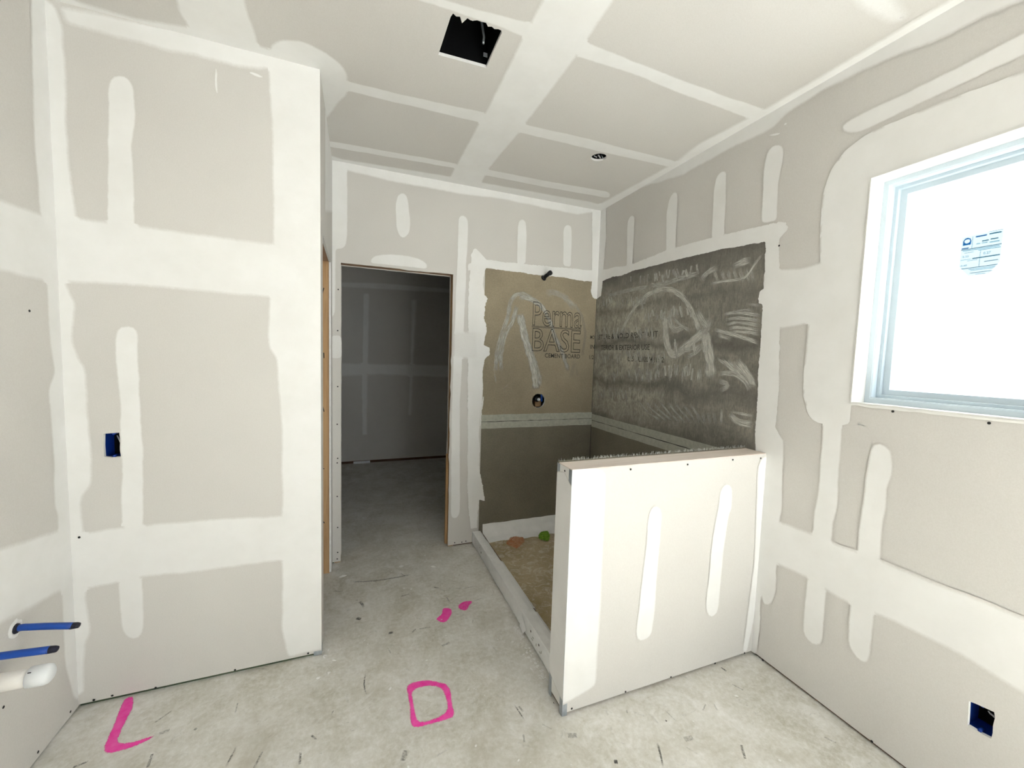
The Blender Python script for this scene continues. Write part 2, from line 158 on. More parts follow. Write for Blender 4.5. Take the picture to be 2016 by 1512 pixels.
STROKES = {
 'D': [
  (0.05,0.5,[(1.01,1.366),(1.019,1.537),(1.053,1.672),(1.101,1.8),(1.117,1.926),(1.163,1.992),(1.231,1.998),(1.343,1.952),(1.407,1.893)]),
  (0.05,0.55,[(1.057,1.376),(1.049,1.493),(1.077,1.656),(1.141,1.767),(1.176,1.903)]),
  (0.085,0.8,[(1.202,1.843),(1.242,1.681),(1.309,1.5),(1.356,1.352),(1.365,1.23)]),
  (0.05,0.5,[(1.218,1.825),(1.274,1.628),(1.352,1.455),(1.398,1.334),(1.396,1.249)]),
  (0.05,0.55,[(1.183,1.976),(1.302,1.958),(1.406,1.902),(1.473,1.795),(1.52,1.676),(1.601,1.537),(1.662,1.385)]),
  (0.07,0.35,[(1.422,2.014),(1.484,2.037),(1.591,2.009),(1.669,1.95),(1.683,1.894)]),
  (0.035,0.25,[(1.591,1.99),(1.702,1.952),(1.772,1.861),(1.814,1.709),(1.79,1.514)]),
  (0.05,0.2,[(1.687,1.336),(1.705,1.414),(1.724,1.483)]),
  (0.03,0.2,[(1.753,1.337),(1.737,1.434)]),
  (0.02,0.35,[(1,1.375),(1.022,1.276)]),
  (0.012,0.3,[(1.071,1.23),(1.137,1.285)])],
 'E': [
  (0.05,0.81,[(2.611,1.691),(2.552,1.791),(2.457,1.893),(2.33,1.965),(2.184,1.986),(2.084,1.967),(1.987,1.907),(1.915,1.821),(1.866,1.735),(1.836,1.677)]),
  (0.05,0.594,[(2.306,2.018),(2.161,2.014),(1.996,2.03),(1.869,2.032)]),
  (0.04,0.54,[(2.827,2.019),(2.563,2.026),(2.306,2.018)]),
  (0.075,0.918,[(2.137,1.798),(2.12,1.654),(2.074,1.547),(2.026,1.535),(1.939,1.59),(1.849,1.654),(1.764,1.69)]),
  (0.06,0.648,[(2.098,1.838),(2.083,1.732),(2.038,1.695),(1.95,1.724)]),
  (0.03,0.648,[(2.07,1.792),(1.995,1.727),(1.904,1.688)]),
  (0.09,0.918,[(1.802,1.692),(1.776,1.604),(1.75,1.518),(1.736,1.401)]),
  (0.08,0.648,[(1.769,1.76),(1.793,1.699),(1.819,1.653)]),
  (0.06,0.648,[(1.873,1.816),(1.815,1.732),(1.763,1.682)]),
  (0.04,0.648,[(2.028,1.565),(1.895,1.573),(1.805,1.605)]),
  (0.04,0.594,[(1.934,1.523),(1.852,1.557),(1.805,1.605)]),
  (0.028,0.756,[(1.762,2.028),(1.745,1.987),(1.724,1.953)]),
  (0.028,0.756,[(1.711,2.018),(1.695,1.978),(1.675,1.945)]),
  (0.028,0.756,[(1.671,2.011),(1.655,1.972),(1.636,1.939)]),
  (0.028,0.756,[(1.633,2.018),(1.617,1.965),(1.598,1.933)]),
  (0.028,0.756,[(1.596,2.011),(1.58,1.959),(1.561,1.927)]),
  (0.028,0.756,[(1.56,2.004),(1.544,1.953),(1.526,1.922)]),
  (0.028,0.756,[(1.532,1.999),(1.516,1.948),(1.499,1.918)]),
  (0.05,0.648,[(1.855,1.982),(1.81,2.029),(1.736,2.046)]),
  (0.02,0.756,[(1.785,1.955),(1.693,1.956),(1.607,1.949),(1.544,1.953),(1.51,2.015),(1.463,2.059)]),
  (0.05,0.702,[(1.646,2.021),(1.59,2.038),(1.528,2.039)]),
  (0.024,0.756,[(1.678,1.768),(1.61,1.776),(1.529,1.762),(1.452,1.745)]),
  (0.024,0.756,[(1.667,1.737),(1.608,1.747),(1.526,1.734),(1.45,1.718)]),
  (0.024,0.756,[(1.656,1.71),(1.606,1.722),(1.524,1.709),(1.448,1.694)]),
  (0.024,0.756,[(1.645,1.684),(1.604,1.696),(1.522,1.684),(1.446,1.67)]),
  (0.024,0.756,[(1.635,1.661),(1.602,1.674),(1.521,1.663),(1.445,1.65)]),
  (0.025,0.54,[(1.627,1.778),(1.554,1.778),(1.492,1.779)]),
  (0.02,0.54,[(1.533,1.811),(1.453,1.796)]),
  (0.03,0.756,[(1.735,1.688),(1.626,1.661),(1.518,1.628),(1.449,1.605)]),
  (0.03,0.648,[(1.714,1.657),(1.615,1.631)]),
  (0.022,0.702,[(1.704,1.526),(1.603,1.469),(1.507,1.388)]),
  (0.022,0.702,[(1.667,1.521),(1.577,1.46),(1.495,1.384)]),
  (0.022,0.702,[(1.632,1.516),(1.552,1.451),(1.483,1.381)]),
  (0.022,0.702,[(1.598,1.51),(1.527,1.442),(1.472,1.378)]),
  (0.022,0.702,[(1.564,1.505),(1.503,1.433),(1.46,1.375)]),
  (0.022,0.702,[(1.532,1.5),(1.479,1.425),(1.449,1.371)]),
  (0.04,0.648,[(1.688,1.435),(1.601,1.447),(1.517,1.415),(1.482,1.361)]),
  (0.04,0.648,[(1.685,1.397),(1.604,1.38),(1.671,1.337)]),
  (0.05,0.756,[(1.573,1.521),(1.504,1.445),(1.461,1.391)]),
  (0.022,0.648,[(2.372,1.212),(2.264,1.137),(2.113,1.095)]),
  (0.022,0.648,[(2.292,1.217),(2.193,1.148),(2.057,1.101)]),
  (0.022,0.648,[(2.215,1.222),(2.126,1.157),(2.003,1.106)]),
  (0.022,0.648,[(2.143,1.226),(2.061,1.166),(1.952,1.111)]),
  (0.022,0.648,[(2.074,1.231),(1.999,1.175),(1.902,1.116)]),
  (0.022,0.486,[(2.008,1.235),(1.94,1.183),(1.854,1.121)]),
  (0.022,0.486,[(1.945,1.239),(1.884,1.191),(1.807,1.125)]),
  (0.022,0.486,[(1.885,1.243),(1.83,1.199),(1.763,1.13)]),
  (0.03,0.594,[(1.823,1.2),(1.8,1.155),(1.792,1.123)]),
  (0.03,0.594,[(1.784,1.206),(1.76,1.161),(1.753,1.13)]),
  (0.03,0.594,[(1.745,1.211),(1.722,1.167),(1.715,1.137)]),
  (0.03,0.594,[(1.707,1.216),(1.685,1.173),(1.678,1.143)]),
  (0.025,0.864,[(1.65,1.24),(1.643,1.149)]),
  (0.05,0.756,[(1.6,1.224),(1.547,1.181),(1.445,1.183)]),
  (0.02,0.648,[(1.584,1.234),(1.471,1.228),(1.441,1.233)]),
  (0.013,0.605,[(2.755,2.005),(2.758,1.978),(2.764,1.951)]),
  (0.022,0.552,[(2.381,1.931),(2.381,1.899),(2.383,1.867)]),
  (0.027,0.78,[(2.794,2.01),(2.78,1.984),(2.76,1.958)]),
  (0.025,0.801,[(2.441,1.962),(2.435,1.938),(2.427,1.913)]),
  (0.021,0.509,[(2.401,1.961),(2.394,1.931),(2.385,1.901)]),
  (0.022,0.562,[(2.616,1.988),(2.603,1.948),(2.586,1.909)]),
  (0.021,0.611,[(2.386,1.94),(2.375,1.905),(2.361,1.869)]),
  (0.027,0.451,[(2.546,1.966),(2.546,1.944),(2.547,1.923)]),
  (0.02,0.58,[(2.873,1.997),(2.868,1.97),(2.861,1.944)]),
  (0.023,0.551,[(2.344,1.95),(2.346,1.925),(2.349,1.901)]),
  (0.028,0.476,[(2.681,1.969),(2.676,1.943),(2.669,1.917)]),
  (0.016,0.575,[(2.864,2.014),(2.856,1.975),(2.846,1.937)]),
  (0.028,0.844,[(2.79,1.994),(2.781,1.973),(2.77,1.952)]),
  (0.029,0.767,[(2.472,1.936),(2.473,1.918),(2.474,1.901)]),
  (0.017,0.515,[(2.649,1.957),(2.638,1.924),(2.622,1.891)]),
  (0.018,0.436,[(2.632,1.988),(2.619,1.96),(2.599,1.932)]),
  (0.017,0.474,[(2.876,2.018),(2.873,1.98),(2.872,1.942)]),
  (0.013,0.505,[(2.351,1.942),(2.355,1.922),(2.363,1.902)]),
  (0.016,0.863,[(2.505,1.972),(2.502,1.953),(2.498,1.934)]),
  (0.03,0.638,[(2.824,1.995),(2.821,1.958),(2.818,1.921)]),
  (0.016,0.816,[(2.75,1.992),(2.748,1.972),(2.746,1.952)]),
  (0.016,0.522,[(2.425,1.948),(2.426,1.931),(2.428,1.913)]),
  (0.029,0.676,[(2.331,1.828),(2.335,1.809),(2.343,1.79)]),
  (0.026,0.754,[(2.148,1.829),(2.142,1.796),(2.133,1.763)]),
  (0.028,0.831,[(2.267,1.851),(2.258,1.83),(2.244,1.809)]),
  (0.027,0.66,[(2.305,1.834),(2.298,1.801),(2.289,1.768)]),
  (0.029,0.464,[(2.226,1.826),(2.216,1.804),(2.202,1.781)]),
  (0.028,0.487,[(2.151,1.809),(2.154,1.781),(2.16,1.753)]),
  (0.023,0.678,[(2.152,1.82),(2.155,1.803),(2.159,1.787)]),
  (0.029,0.438,[(2.204,1.815),(2.208,1.795),(2.216,1.776)]),
  (0.028,0.67,[(2.175,1.842),(2.167,1.81),(2.156,1.778)]),
  (0.028,0.766,[(2.175,1.839),(2.173,1.81),(2.173,1.781)]),
  (0.023,0.643,[(2.271,1.836),(2.276,1.819),(2.284,1.803)]),
  (0.026,0.658,[(2.177,1.824),(2.176,1.806),(2.175,1.787)]),
  (0.022,0.597,[(2.913,1.744),(2.917,1.693),(2.924,1.642)]),
  (0.029,0.473,[(2.32,1.734),(2.316,1.707),(2.312,1.679)]),
  (0.02,0.803,[(2.821,1.749),(2.814,1.697),(2.807,1.646)]),
  (0.017,0.793,[(2.327,1.744),(2.327,1.7),(2.329,1.656)]),
  (0.015,0.497,[(2.572,1.729),(2.56,1.7),(2.544,1.672)]),
  (0.025,0.434,[(2.52,1.745),(2.507,1.706),(2.49,1.668)]),
  (0.021,0.465,[(2.658,1.744),(2.648,1.706),(2.635,1.668)]),
  (0.03,0.703,[(2.71,1.733),(2.699,1.698),(2.685,1.664)]),
  (0.02,0.826,[(2.392,1.727),(2.38,1.696),(2.364,1.666)]),
  (0.02,0.493,[(2.662,1.73),(2.653,1.684),(2.643,1.637)]),
  (0.013,0.494,[(2.33,1.733),(2.332,1.695),(2.335,1.656)]),
  (0.022,0.583,[(2.306,1.739),(2.303,1.694),(2.3,1.65)]),
  (0.015,0.715,[(2.431,1.749),(2.419,1.716),(2.401,1.682)]),
  (0.029,0.79,[(2.647,1.753),(2.653,1.729),(2.663,1.705)]),
  (0.023,0.646,[(2.309,1.715),(2.31,1.669),(2.312,1.623)]),
  (0.014,0.713,[(2.461,1.718),(2.447,1.674),(2.428,1.631)]),
  (0.017,0.833,[(2.392,1.722),(2.381,1.683),(2.367,1.645)]),
  (0.018,0.532,[(2.585,1.738),(2.575,1.689),(2.562,1.64)]),
  (0.019,0.605,[(2.646,1.74),(2.631,1.687),(2.612,1.635)]),
  (0.015,0.665,[(2.301,1.734),(2.305,1.703),(2.312,1.671)]),
  (0.023,0.499,[(2.38,1.726),(2.368,1.694),(2.351,1.662)]),
  (0.023,0.567,[(2.861,1.735),(2.844,1.68),(2.822,1.624)]),
  (0.028,0.768,[(2.843,1.766),(2.828,1.734),(2.807,1.701)]),
  (0.015,0.773,[(2.793,1.764),(2.778,1.73),(2.757,1.696)]),
  (0.021,0.5,[(2.389,1.729),(2.388,1.682),(2.388,1.635)]),
  (0.013,0.861,[(2.839,1.776),(2.843,1.742),(2.85,1.707)]),
  (0.024,0.844,[(2.675,1.73),(2.664,1.685),(2.65,1.641)]),
  (0.025,0.671,[(2.261,1.716),(2.253,1.681),(2.244,1.645)]),
  (0.013,0.505,[(2.515,1.752),(2.509,1.706),(2.503,1.66)]),
  (0.028,0.574,[(2.265,1.733),(2.258,1.702),(2.248,1.671)]),
  (0.012,0.847,[(2.569,1.558),(2.558,1.534),(2.542,1.51)]),
  (0.016,0.671,[(2.779,1.57),(2.765,1.52),(2.747,1.47)]),
  (0.03,0.737,[(2.494,1.546),(2.484,1.519),(2.47,1.491)]),
  (0.027,0.686,[(2.173,1.54),(2.164,1.51),(2.151,1.481)]),
  (0.024,0.82,[(2.82,1.549),(2.818,1.496),(2.817,1.444)]),
  (0.027,0.718,[(2.401,1.574),(2.4,1.535),(2.401,1.496)]),
  (0.027,0.817,[(2.635,1.538),(2.633,1.496),(2.632,1.455)]),
  (0.023,0.66,[(2.192,1.542),(2.184,1.505),(2.174,1.468)]),
  (0.021,0.668,[(2.133,1.561),(2.126,1.539),(2.117,1.517)]),
  (0.026,0.824,[(2.402,1.565),(2.406,1.538),(2.412,1.51)]),
  (0.021,0.432,[(2.329,1.57),(2.318,1.523),(2.304,1.477)]),
  (0.025,0.447,[(2.225,1.551),(2.229,1.515),(2.235,1.478)]),
  (0.025,0.784,[(2.495,1.569),(2.483,1.537),(2.467,1.505)]),
  (0.019,0.853,[(2.645,1.56),(2.65,1.518),(2.658,1.477)]),
  (0.026,0.736,[(2.286,1.542),(2.279,1.513),(2.27,1.484)]),
  (0.029,0.551,[(2.528,1.568),(2.517,1.545),(2.501,1.522)]),
  (0.018,0.7,[(2.287,1.559),(2.276,1.522),(2.262,1.485)]),
  (0.017,0.827,[(2.682,1.554),(2.683,1.529),(2.685,1.504)]),
  (0.015,0.472,[(2.796,1.543),(2.78,1.516),(2.758,1.489)]),
  (0.021,0.481,[(2.721,1.536),(2.707,1.492),(2.687,1.449)]),
  (0.016,0.796,[(2.608,1.557),(2.609,1.505),(2.612,1.453)]),
  (0.024,0.824,[(2.812,1.533),(2.806,1.5),(2.797,1.466)]),
  (0.012,0.763,[(2.85,1.539),(2.84,1.508),(2.827,1.478)]),
  (0.018,0.857,[(2.752,1.567),(2.751,1.542),(2.752,1.516)]),
  (0.016,0.845,[(2.395,1.561),(2.395,1.512),(2.397,1.464)]),
  (0.028,0.736,[(2.155,1.549),(2.156,1.505),(2.161,1.46)]),
  (0.014,0.639,[(2.348,1.542),(2.349,1.518),(2.353,1.493)]),
  (0.027,0.76,[(2.44,1.554),(2.432,1.522),(2.419,1.49)]),
  (0.022,0.516,[(2.891,1.57),(2.892,1.538),(2.895,1.505)]),
  (0.029,0.514,[(2.381,1.562),(2.373,1.53),(2.363,1.499)]),
  (0.015,0.789,[(2.043,1.452),(2.046,1.421),(2.052,1.391)]),
  (0.018,0.743,[(1.873,1.46),(1.874,1.424),(1.878,1.387)]),
  (0.018,0.625,[(2.025,1.482),(2.021,1.448),(2.017,1.413)]),
  (0.02,0.482,[(2.151,1.482),(2.142,1.434),(2.13,1.386)]),
  (0.03,0.66,[(2.07,1.466),(2.065,1.416),(2.059,1.366)]),
  (0.025,0.442,[(2.126,1.462),(2.12,1.419),(2.112,1.377)]),
  (0.015,0.555,[(2.002,1.46),(2.005,1.432),(2.01,1.404)]),
  (0.018,0.724,[(2.005,1.477),(2.005,1.435),(2.006,1.393)]),
  (0.018,0.664,[(1.953,1.456),(1.951,1.407),(1.95,1.357)]),
  (0.02,0.484,[(1.955,1.476),(1.954,1.429),(1.954,1.381)]),
  (0.025,0.69,[(1.812,1.474),(1.811,1.425),(1.812,1.377)]),
  (0.029,0.771,[(2.193,1.452),(2.193,1.4),(2.197,1.347)]),
  (0.021,0.806,[(1.928,1.471),(1.93,1.441),(1.934,1.41)]),
  (0.029,0.816,[(2.113,1.468),(2.106,1.435),(2.097,1.402)]),
  (0.027,0.797,[(2.074,1.471),(2.07,1.446),(2.066,1.422)]),
  (0.028,0.554,[(2.183,1.467),(2.18,1.439),(2.178,1.411)]),
  (0.029,0.831,[(1.826,1.462),(1.825,1.417),(1.825,1.373)]),
  (0.021,0.615,[(1.768,1.494),(1.767,1.472),(1.767,1.45)]),
  (0.021,0.669,[(2.172,1.459),(2.164,1.414),(2.155,1.369)]),
  (0.014,0.761,[(1.893,1.488),(1.893,1.454),(1.895,1.419)]),
  (0.014,0.709,[(2.057,1.474),(2.051,1.442),(2.045,1.41)]),
  (0.022,0.616,[(2.182,1.447),(2.174,1.418),(2.163,1.388)]),
  (0.022,0.539,[(2.066,1.473),(2.061,1.427),(2.054,1.381)]),
  (0.022,0.683,[(1.92,1.484),(1.914,1.448),(1.906,1.412)]),
  (0.025,0.845,[(1.944,1.482),(1.936,1.433),(1.927,1.384)]),
  (0.017,0.569,[(1.997,1.476),(1.996,1.444),(1.995,1.412)]),
  (0.024,0.568,[(2.802,1.242),(2.8,1.212),(2.799,1.182)]),
  (0.015,0.473,[(2.522,1.255),(2.511,1.227),(2.496,1.2)]),
  (0.012,0.715,[(2.473,1.291),(2.463,1.271),(2.448,1.252)]),
  (0.019,0.536,[(2.649,1.268),(2.635,1.241),(2.615,1.215)]),
  (0.026,0.474,[(2.697,1.241),(2.701,1.211),(2.709,1.181)]),
  (0.025,0.673,[(2.877,1.258),(2.872,1.208),(2.866,1.158)]),
  (0.012,0.589,[(2.48,1.277),(2.472,1.249),(2.462,1.221)]),
  (0.02,0.748,[(2.564,1.26),(2.55,1.228),(2.532,1.197)]),
  (0.012,0.556,[(2.72,1.267),(2.722,1.235),(2.726,1.202)]),
  (0.028,0.569,[(2.841,1.24),(2.829,1.199),(2.813,1.158)]),
  (0.014,0.83,[(2.599,1.244),(2.586,1.214),(2.568,1.185)]),
  (0.02,0.742,[(2.514,1.248),(2.505,1.208),(2.492,1.168)]),
  (0.017,0.577,[(2.517,1.265),(2.503,1.23),(2.485,1.196)]),
  (0.016,0.512,[(2.883,1.217),(2.873,1.178),(2.86,1.139)]),
  (0.02,0.797,[(2.68,1.236),(2.677,1.206),(2.674,1.175)]),
  (0.026,0.635,[(2.841,1.222),(2.832,1.2),(2.819,1.178)]),
  (0.017,0.742,[(2.327,1.439),(2.326,1.413),(2.325,1.388)]),
  (0.026,0.851,[(2.405,1.421),(2.394,1.373),(2.38,1.325)]),
  (0.026,0.772,[(2.247,1.425),(2.243,1.395),(2.238,1.365)]),
  (0.023,0.513,[(2.259,1.424),(2.258,1.386),(2.259,1.347)]),
  (0.028,0.564,[(2.369,1.441),(2.357,1.419),(2.341,1.398)]),
  (0.027,0.794,[(2.66,1.402),(2.662,1.356),(2.666,1.309)]),
  (0.02,0.744,[(2.401,1.436),(2.406,1.412),(2.413,1.388)]),
  (0.023,0.507,[(2.373,1.439),(2.376,1.396),(2.381,1.352)]),
  (0.012,0.64,[(2.683,1.428),(2.683,1.381),(2.685,1.333)]),
  (0.028,0.578,[(2.506,1.42),(2.497,1.381),(2.485,1.343)]),
  (0.028,0.578,[(2.375,1.443),(2.378,1.414),(2.384,1.385)]),
  (0.016,0.643,[(2.339,1.415),(2.34,1.383),(2.342,1.351)]),
  (0.028,0.797,[(2.49,1.441),(2.481,1.395),(2.471,1.349)]),
  (0.027,0.829,[(2.333,1.417),(2.329,1.377),(2.325,1.337)]),
  (0.028,0.66,[(2.629,1.432),(2.626,1.404),(2.622,1.375)]),
  (0.024,0.549,[(2.279,1.438),(2.278,1.402),(2.279,1.365)]),
  (0.017,0.832,[(2.682,1.419),(2.668,1.379),(2.649,1.34)]),
  (0.029,0.731,[(2.298,1.445),(2.285,1.404),(2.268,1.363)]),
  (0.015,0.814,[(2.241,2.098),(2.236,2.073),(2.229,2.047)]),
  (0.02,0.473,[(2.142,2.108),(2.145,2.091),(2.151,2.074)]),
  (0.015,0.783,[(2.149,2.101),(2.141,2.073),(2.131,2.045)]),
  (0.019,0.691,[(2.115,2.099),(2.119,2.072),(2.125,2.046)]),
  (0.025,0.514,[(2.408,2.112),(2.406,2.082),(2.405,2.052)]),
  (0.018,0.446,[(1.884,2.059),(1.879,2.044),(1.871,2.028)]),
  (0.014,0.506,[(2.37,2.1),(2.366,2.077),(2.361,2.054)]),
  (0.018,0.827,[(2.259,2.1),(2.256,2.073),(2.252,2.045)]),
  (0.017,0.48,[(2.047,2.077),(2.044,2.052),(2.04,2.026)]),
  (0.021,0.643,[(2.067,2.079),(2.057,2.05),(2.044,2.022)]),
  (0.023,0.696,[(1.892,2.088),(1.889,2.07),(1.885,2.052)]),
  (0.015,0.57,[(2.411,2.111),(2.41,2.094),(2.409,2.076)]),
  (0.024,0.562,[(2.087,2.092),(2.084,2.076),(2.082,2.06)]),
  (0.024,0.456,[(2.326,2.108),(2.33,2.083),(2.337,2.058)]),
  (0.021,0.543,[(1.933,2.088),(1.936,2.064),(1.941,2.041)]),
  (0.025,0.613,[(1.996,2.073),(2,2.059),(2.006,2.046)]),
  (0.019,0.488,[(2.254,2.106),(2.249,2.086),(2.244,2.065)]),
  (0.029,0.624,[(2.185,2.078),(2.178,2.051),(2.168,2.024)]),
  (0.015,0.701,[(2.26,2.09),(2.253,2.074),(2.243,2.057)]),
  (0.027,0.449,[(2.158,2.084),(2.152,2.069),(2.145,2.054)]),
  (0.012,0.608,[(2.052,2.094),(2.042,2.068),(2.028,2.041)]),
  (0.014,0.608,[(2.166,2.077),(2.17,2.05),(2.176,2.023)]),
  (0.027,0.811,[(1.98,2.072),(1.971,2.049),(1.959,2.027)]),
  (0.029,0.506,[(2.082,2.097),(2.076,2.071),(2.067,2.046)]),
  (0.013,0.696,[(2.52,2.126),(2.519,2.106),(2.518,2.087)]),
  (0.014,0.804,[(2.217,2.107),(2.213,2.091),(2.207,2.075)]),
  (0.026,0.657,[(2.079,1.84),(2.078,1.82),(2.076,1.8)]),
  (0.021,0.555,[(2.038,1.837),(2.031,1.815),(2.019,1.794)]),
  (0.021,0.712,[(2.063,1.86),(2.06,1.829),(2.057,1.798)]),
  (0.024,0.824,[(1.946,1.833),(1.94,1.811),(1.933,1.788)]),
  (0.018,0.7,[(2.054,1.85),(2.052,1.817),(2.051,1.784)]),
  (0.023,0.691,[(2.056,1.839),(2.057,1.815),(2.059,1.791)]),
  (0.024,0.65,[(1.917,1.823),(1.914,1.798),(1.911,1.773)]),
  (0.026,0.756,[(2.007,1.85),(1.998,1.815),(1.985,1.779)]),
  (0.014,0.646,[(1.791,1.628),(1.789,1.577),(1.789,1.527)]),
  (0.019,0.59,[(2.025,1.634),(2.025,1.589),(2.026,1.544)]),
  (0.015,0.582,[(1.775,1.633),(1.772,1.595),(1.767,1.557)]),
  (0.02,0.622,[(1.955,1.629),(1.949,1.586),(1.943,1.544)]),
  (0.019,0.8,[(1.875,1.623),(1.869,1.594),(1.862,1.566)]),
  (0.027,0.713,[(2.033,1.624),(2.027,1.589),(2.019,1.553)]),
  (0.02,0.706,[(1.885,1.608),(1.875,1.577),(1.862,1.546)]),
  (0.016,0.775,[(2.035,1.642),(2.031,1.611),(2.026,1.58)]),
  (0.029,0.788,[(2.025,1.62),(2.017,1.566),(2.006,1.512)]),
  (0.02,0.747,[(1.8,1.635),(1.799,1.597),(1.797,1.558)])],
 'Z': [
  (0.02,0.5,[(-0.029,2.693),(0.037,2.671),(0.138,2.655),(0.23,2.655),(0.343,2.662)]),
  (0.02,0.7,[(0.007,2.453),(0.02,2.473),(0.025,2.434),(0.039,2.384)]),
  (0.012,0.5,[(0.255,2.433),(0.305,2.441)]),
  (0.018,0.4,[(-0.144,2.625),(-0.08,2.594)]),
  (0.03,0.5,[(-0.001,2.303),(0.019,2.288)]),
  (0.02,0.6,[(0.158,2.117),(0.182,2.116)]),
  (0.02,0.4,[(0.409,1.933),(0.45,1.946)]),
  (0.03,0.6,[(0.448,3.22),(0.449,3.177)]),
  (0.03,0.7,[(0.211,3.131),(0.217,3.114)]),
  (0.018,0.5,[(0.462,2.466),(0.488,2.447)]),
  (0.012,0.4,[(0.517,2.336),(0.524,2.286)]),
  (0.012,0.4,[(0.278,2.084),(0.3,2.107)]),
  (0.012,0.35,[(0.635,2.394),(0.72,2.393)]),
  (0.012,0.35,[(0.318,2.1),(0.377,2.096)]),
  (0.012,0.4,[(0.667,2.248),(0.728,2.257)]),
  (0.008,0.7,[(0.04,1.877),(0.028,1.81),(0.041,1.748)]),
  (0.008,0.7,[(0.635,1.492),(0.648,1.402)]),
  (0.01,0.5,[(0.619,1.35),(0.61,1.32)]),
  (0.025,0.35,[(0.158,1.404),(0.177,1.438)]),
  (0.02,0.6,[(0.164,2.119),(0.177,2.121)]),
  (0.02,0.6,[(-0.002,2.298),(0.02,2.283)]),
  (0.01,0.3,[(0.265,1.376),(0.332,1.393)]),
  (0.02,0.7,[(0.898,1.139),(0.91,1.134)]),
  (0.01,0.6,[(1.108,1.144),(1.062,1.064)]),
  (0.012,0.8,[(1.675,1.347),(1.682,1.321)]),
  (0.01,0.6,[(1.103,1.144),(1.085,1.104),(1.056,1.058)]),
  (0.012,0.5,[(1.414,1.025),(1.379,0.98)]),
  (0.012,0.7,[(1.203,1.21),(1.208,1.204)]),
  (0.02,0.7,[(0.899,1.139),(0.91,1.132)]),
  (0.03,0.35,[(0.785,1.287),(0.819,1.275)]),
  (0.008,0.4,[(1.431,1.212),(1.394,1.194)]),
  (0.03,0.3,[(1.217,1.117),(1.255,1.113)]),
  (0.008,0.4,[(1.639,1.254),(1.658,1.212)]),
  (0.012,0.5,[(-0.693,1.679),(-0.7,1.734)]),
  (0.01,0.6,[(-0.438,1.589),(-0.421,1.669)]),
  (0.01,0.5,[(-0.342,1.555),(-0.327,1.612)]),
  (0.012,0.5,[(-0.192,1.515),(-0.195,1.562)]),
  (0.02,0.3,[(-0.713,1.822),(-0.682,1.827)]),
  (0.012,0.5,[(-0.936,1.767),(-0.899,1.776)]),
  (0.01,0.5,[(-0.164,1.622),(-0.144,1.596)]),
  (0.015,0.5,[(-0.594,1.803),(-0.586,1.796)]),
  (0.01,0.397,[(1.074,1.291),(1.081,1.304)]),
  (0.005,0.323,[(-0.651,1.112),(-0.607,1.165)]),
  (0.009,0.29,[(1.466,1.202),(1.454,1.174)]),
  (0.009,0.438,[(-0.497,3.128),(-0.566,3.127)]),
  (0.009,0.387,[(0.868,0.903),(0.937,0.905)]),
  (0.004,0.312,[(1.363,1.706),(1.35,1.659)]),
  (0.007,0.302,[(1.611,2.224),(1.614,2.211)]),
  (0.008,0.352,[(0.599,2.992),(0.555,2.994)]),
  (0.007,0.364,[(0.665,1.798),(0.651,1.858)]),
  (0.007,0.413,[(-0.167,3.367),(-0.16,3.401)]),
  (0.008,0.204,[(1.076,1.445),(1.078,1.5)]),
  (0.005,0.294,[(-0.586,2.661),(-0.616,2.611)]),
  (0.008,0.199,[(-0.509,2.261),(-0.506,2.284)]),
  (0.006,0.24,[(1.245,1.192),(1.238,1.247)]),
  (0.012,0.176,[(1.215,2.242),(1.239,2.184)]),
  (0.007,0.428,[(0.161,1.954),(0.146,2.014)]),
  (0.008,0.42,[(-0.71,1.927),(-0.749,1.885)]),
  (0.008,0.369,[(-0.098,1.692),(-0.09,1.712)]),
  (0.008,0.393,[(-0.38,2.043),(-0.443,2.071)]),
  (0.009,0.309,[(-0.267,3.121),(-0.248,3.124)]),
  (0.007,0.326,[(0.523,2.399),(0.494,2.44)]),
  (0.012,0.169,[(1.028,1.57),(1.033,1.511)]),
  (0.01,0.188,[(0.251,1.185),(0.27,1.218)]),
  (0.006,0.365,[(1.247,2.986),(1.301,2.976)]),
  (0.011,0.414,[(0.65,1.474),(0.658,1.445)]),
  (0.005,0.413,[(0.171,1.108),(0.179,1.09)]),
  (0.006,0.245,[(-0.26,1.441),(-0.302,1.474)]),
  (0.009,0.419,[(-0.719,1.43),(-0.72,1.382)]),
  (0.012,0.217,[(-0.817,1.496),(-0.838,1.472)]),
  (0.007,0.251,[(1.692,2.691),(1.663,2.631)]),
  (0.01,0.35,[(0.278,2.699),(0.299,2.656)]),
  (0.007,0.189,[(1.2,1.09),(1.22,1.053)]),
  (0.006,0.22,[(0.737,1.332),(0.71,1.365)]),
  (0.006,0.19,[(-0.694,1.674),(-0.682,1.652)]),
  (0.004,0.185,[(0.738,2.714),(0.761,2.768)]),
  (0.006,0.24,[(-0.646,2.835),(-0.599,2.862)]),
  (0.01,0.319,[(-0.631,2.899),(-0.676,2.947)]),
  (0.006,0.204,[(0.344,2.241),(0.285,2.208)]),
  (0.004,0.217,[(1.796,2.573),(1.77,2.545)]),
  (0.005,0.167,[(1.266,1.469),(1.235,1.445)]),
  (0.009,0.378,[(-0.723,2.639),(-0.72,2.68)]),
  (0.008,0.342,[(-0.469,1.881),(-0.466,1.831)]),
  (0.005,0.35,[(1.224,3.074),(1.209,3.07)]),
  (0.007,0.264,[(0.936,1.93),(0.929,1.908)]),
  (0.007,0.41,[(1.123,3.309),(1.121,3.325)]),
  (0.011,0.321,[(1.786,0.902),(1.766,0.935)]),
  (0.01,0.445,[(0.256,3.33),(0.25,3.266)]),
  (0.012,0.434,[(0.946,2.819),(0.895,2.817)]),
  (0.007,0.436,[(1.531,2.541),(1.496,2.542)]),
  (0.008,0.255,[(0.899,2.867),(0.891,2.853)]),
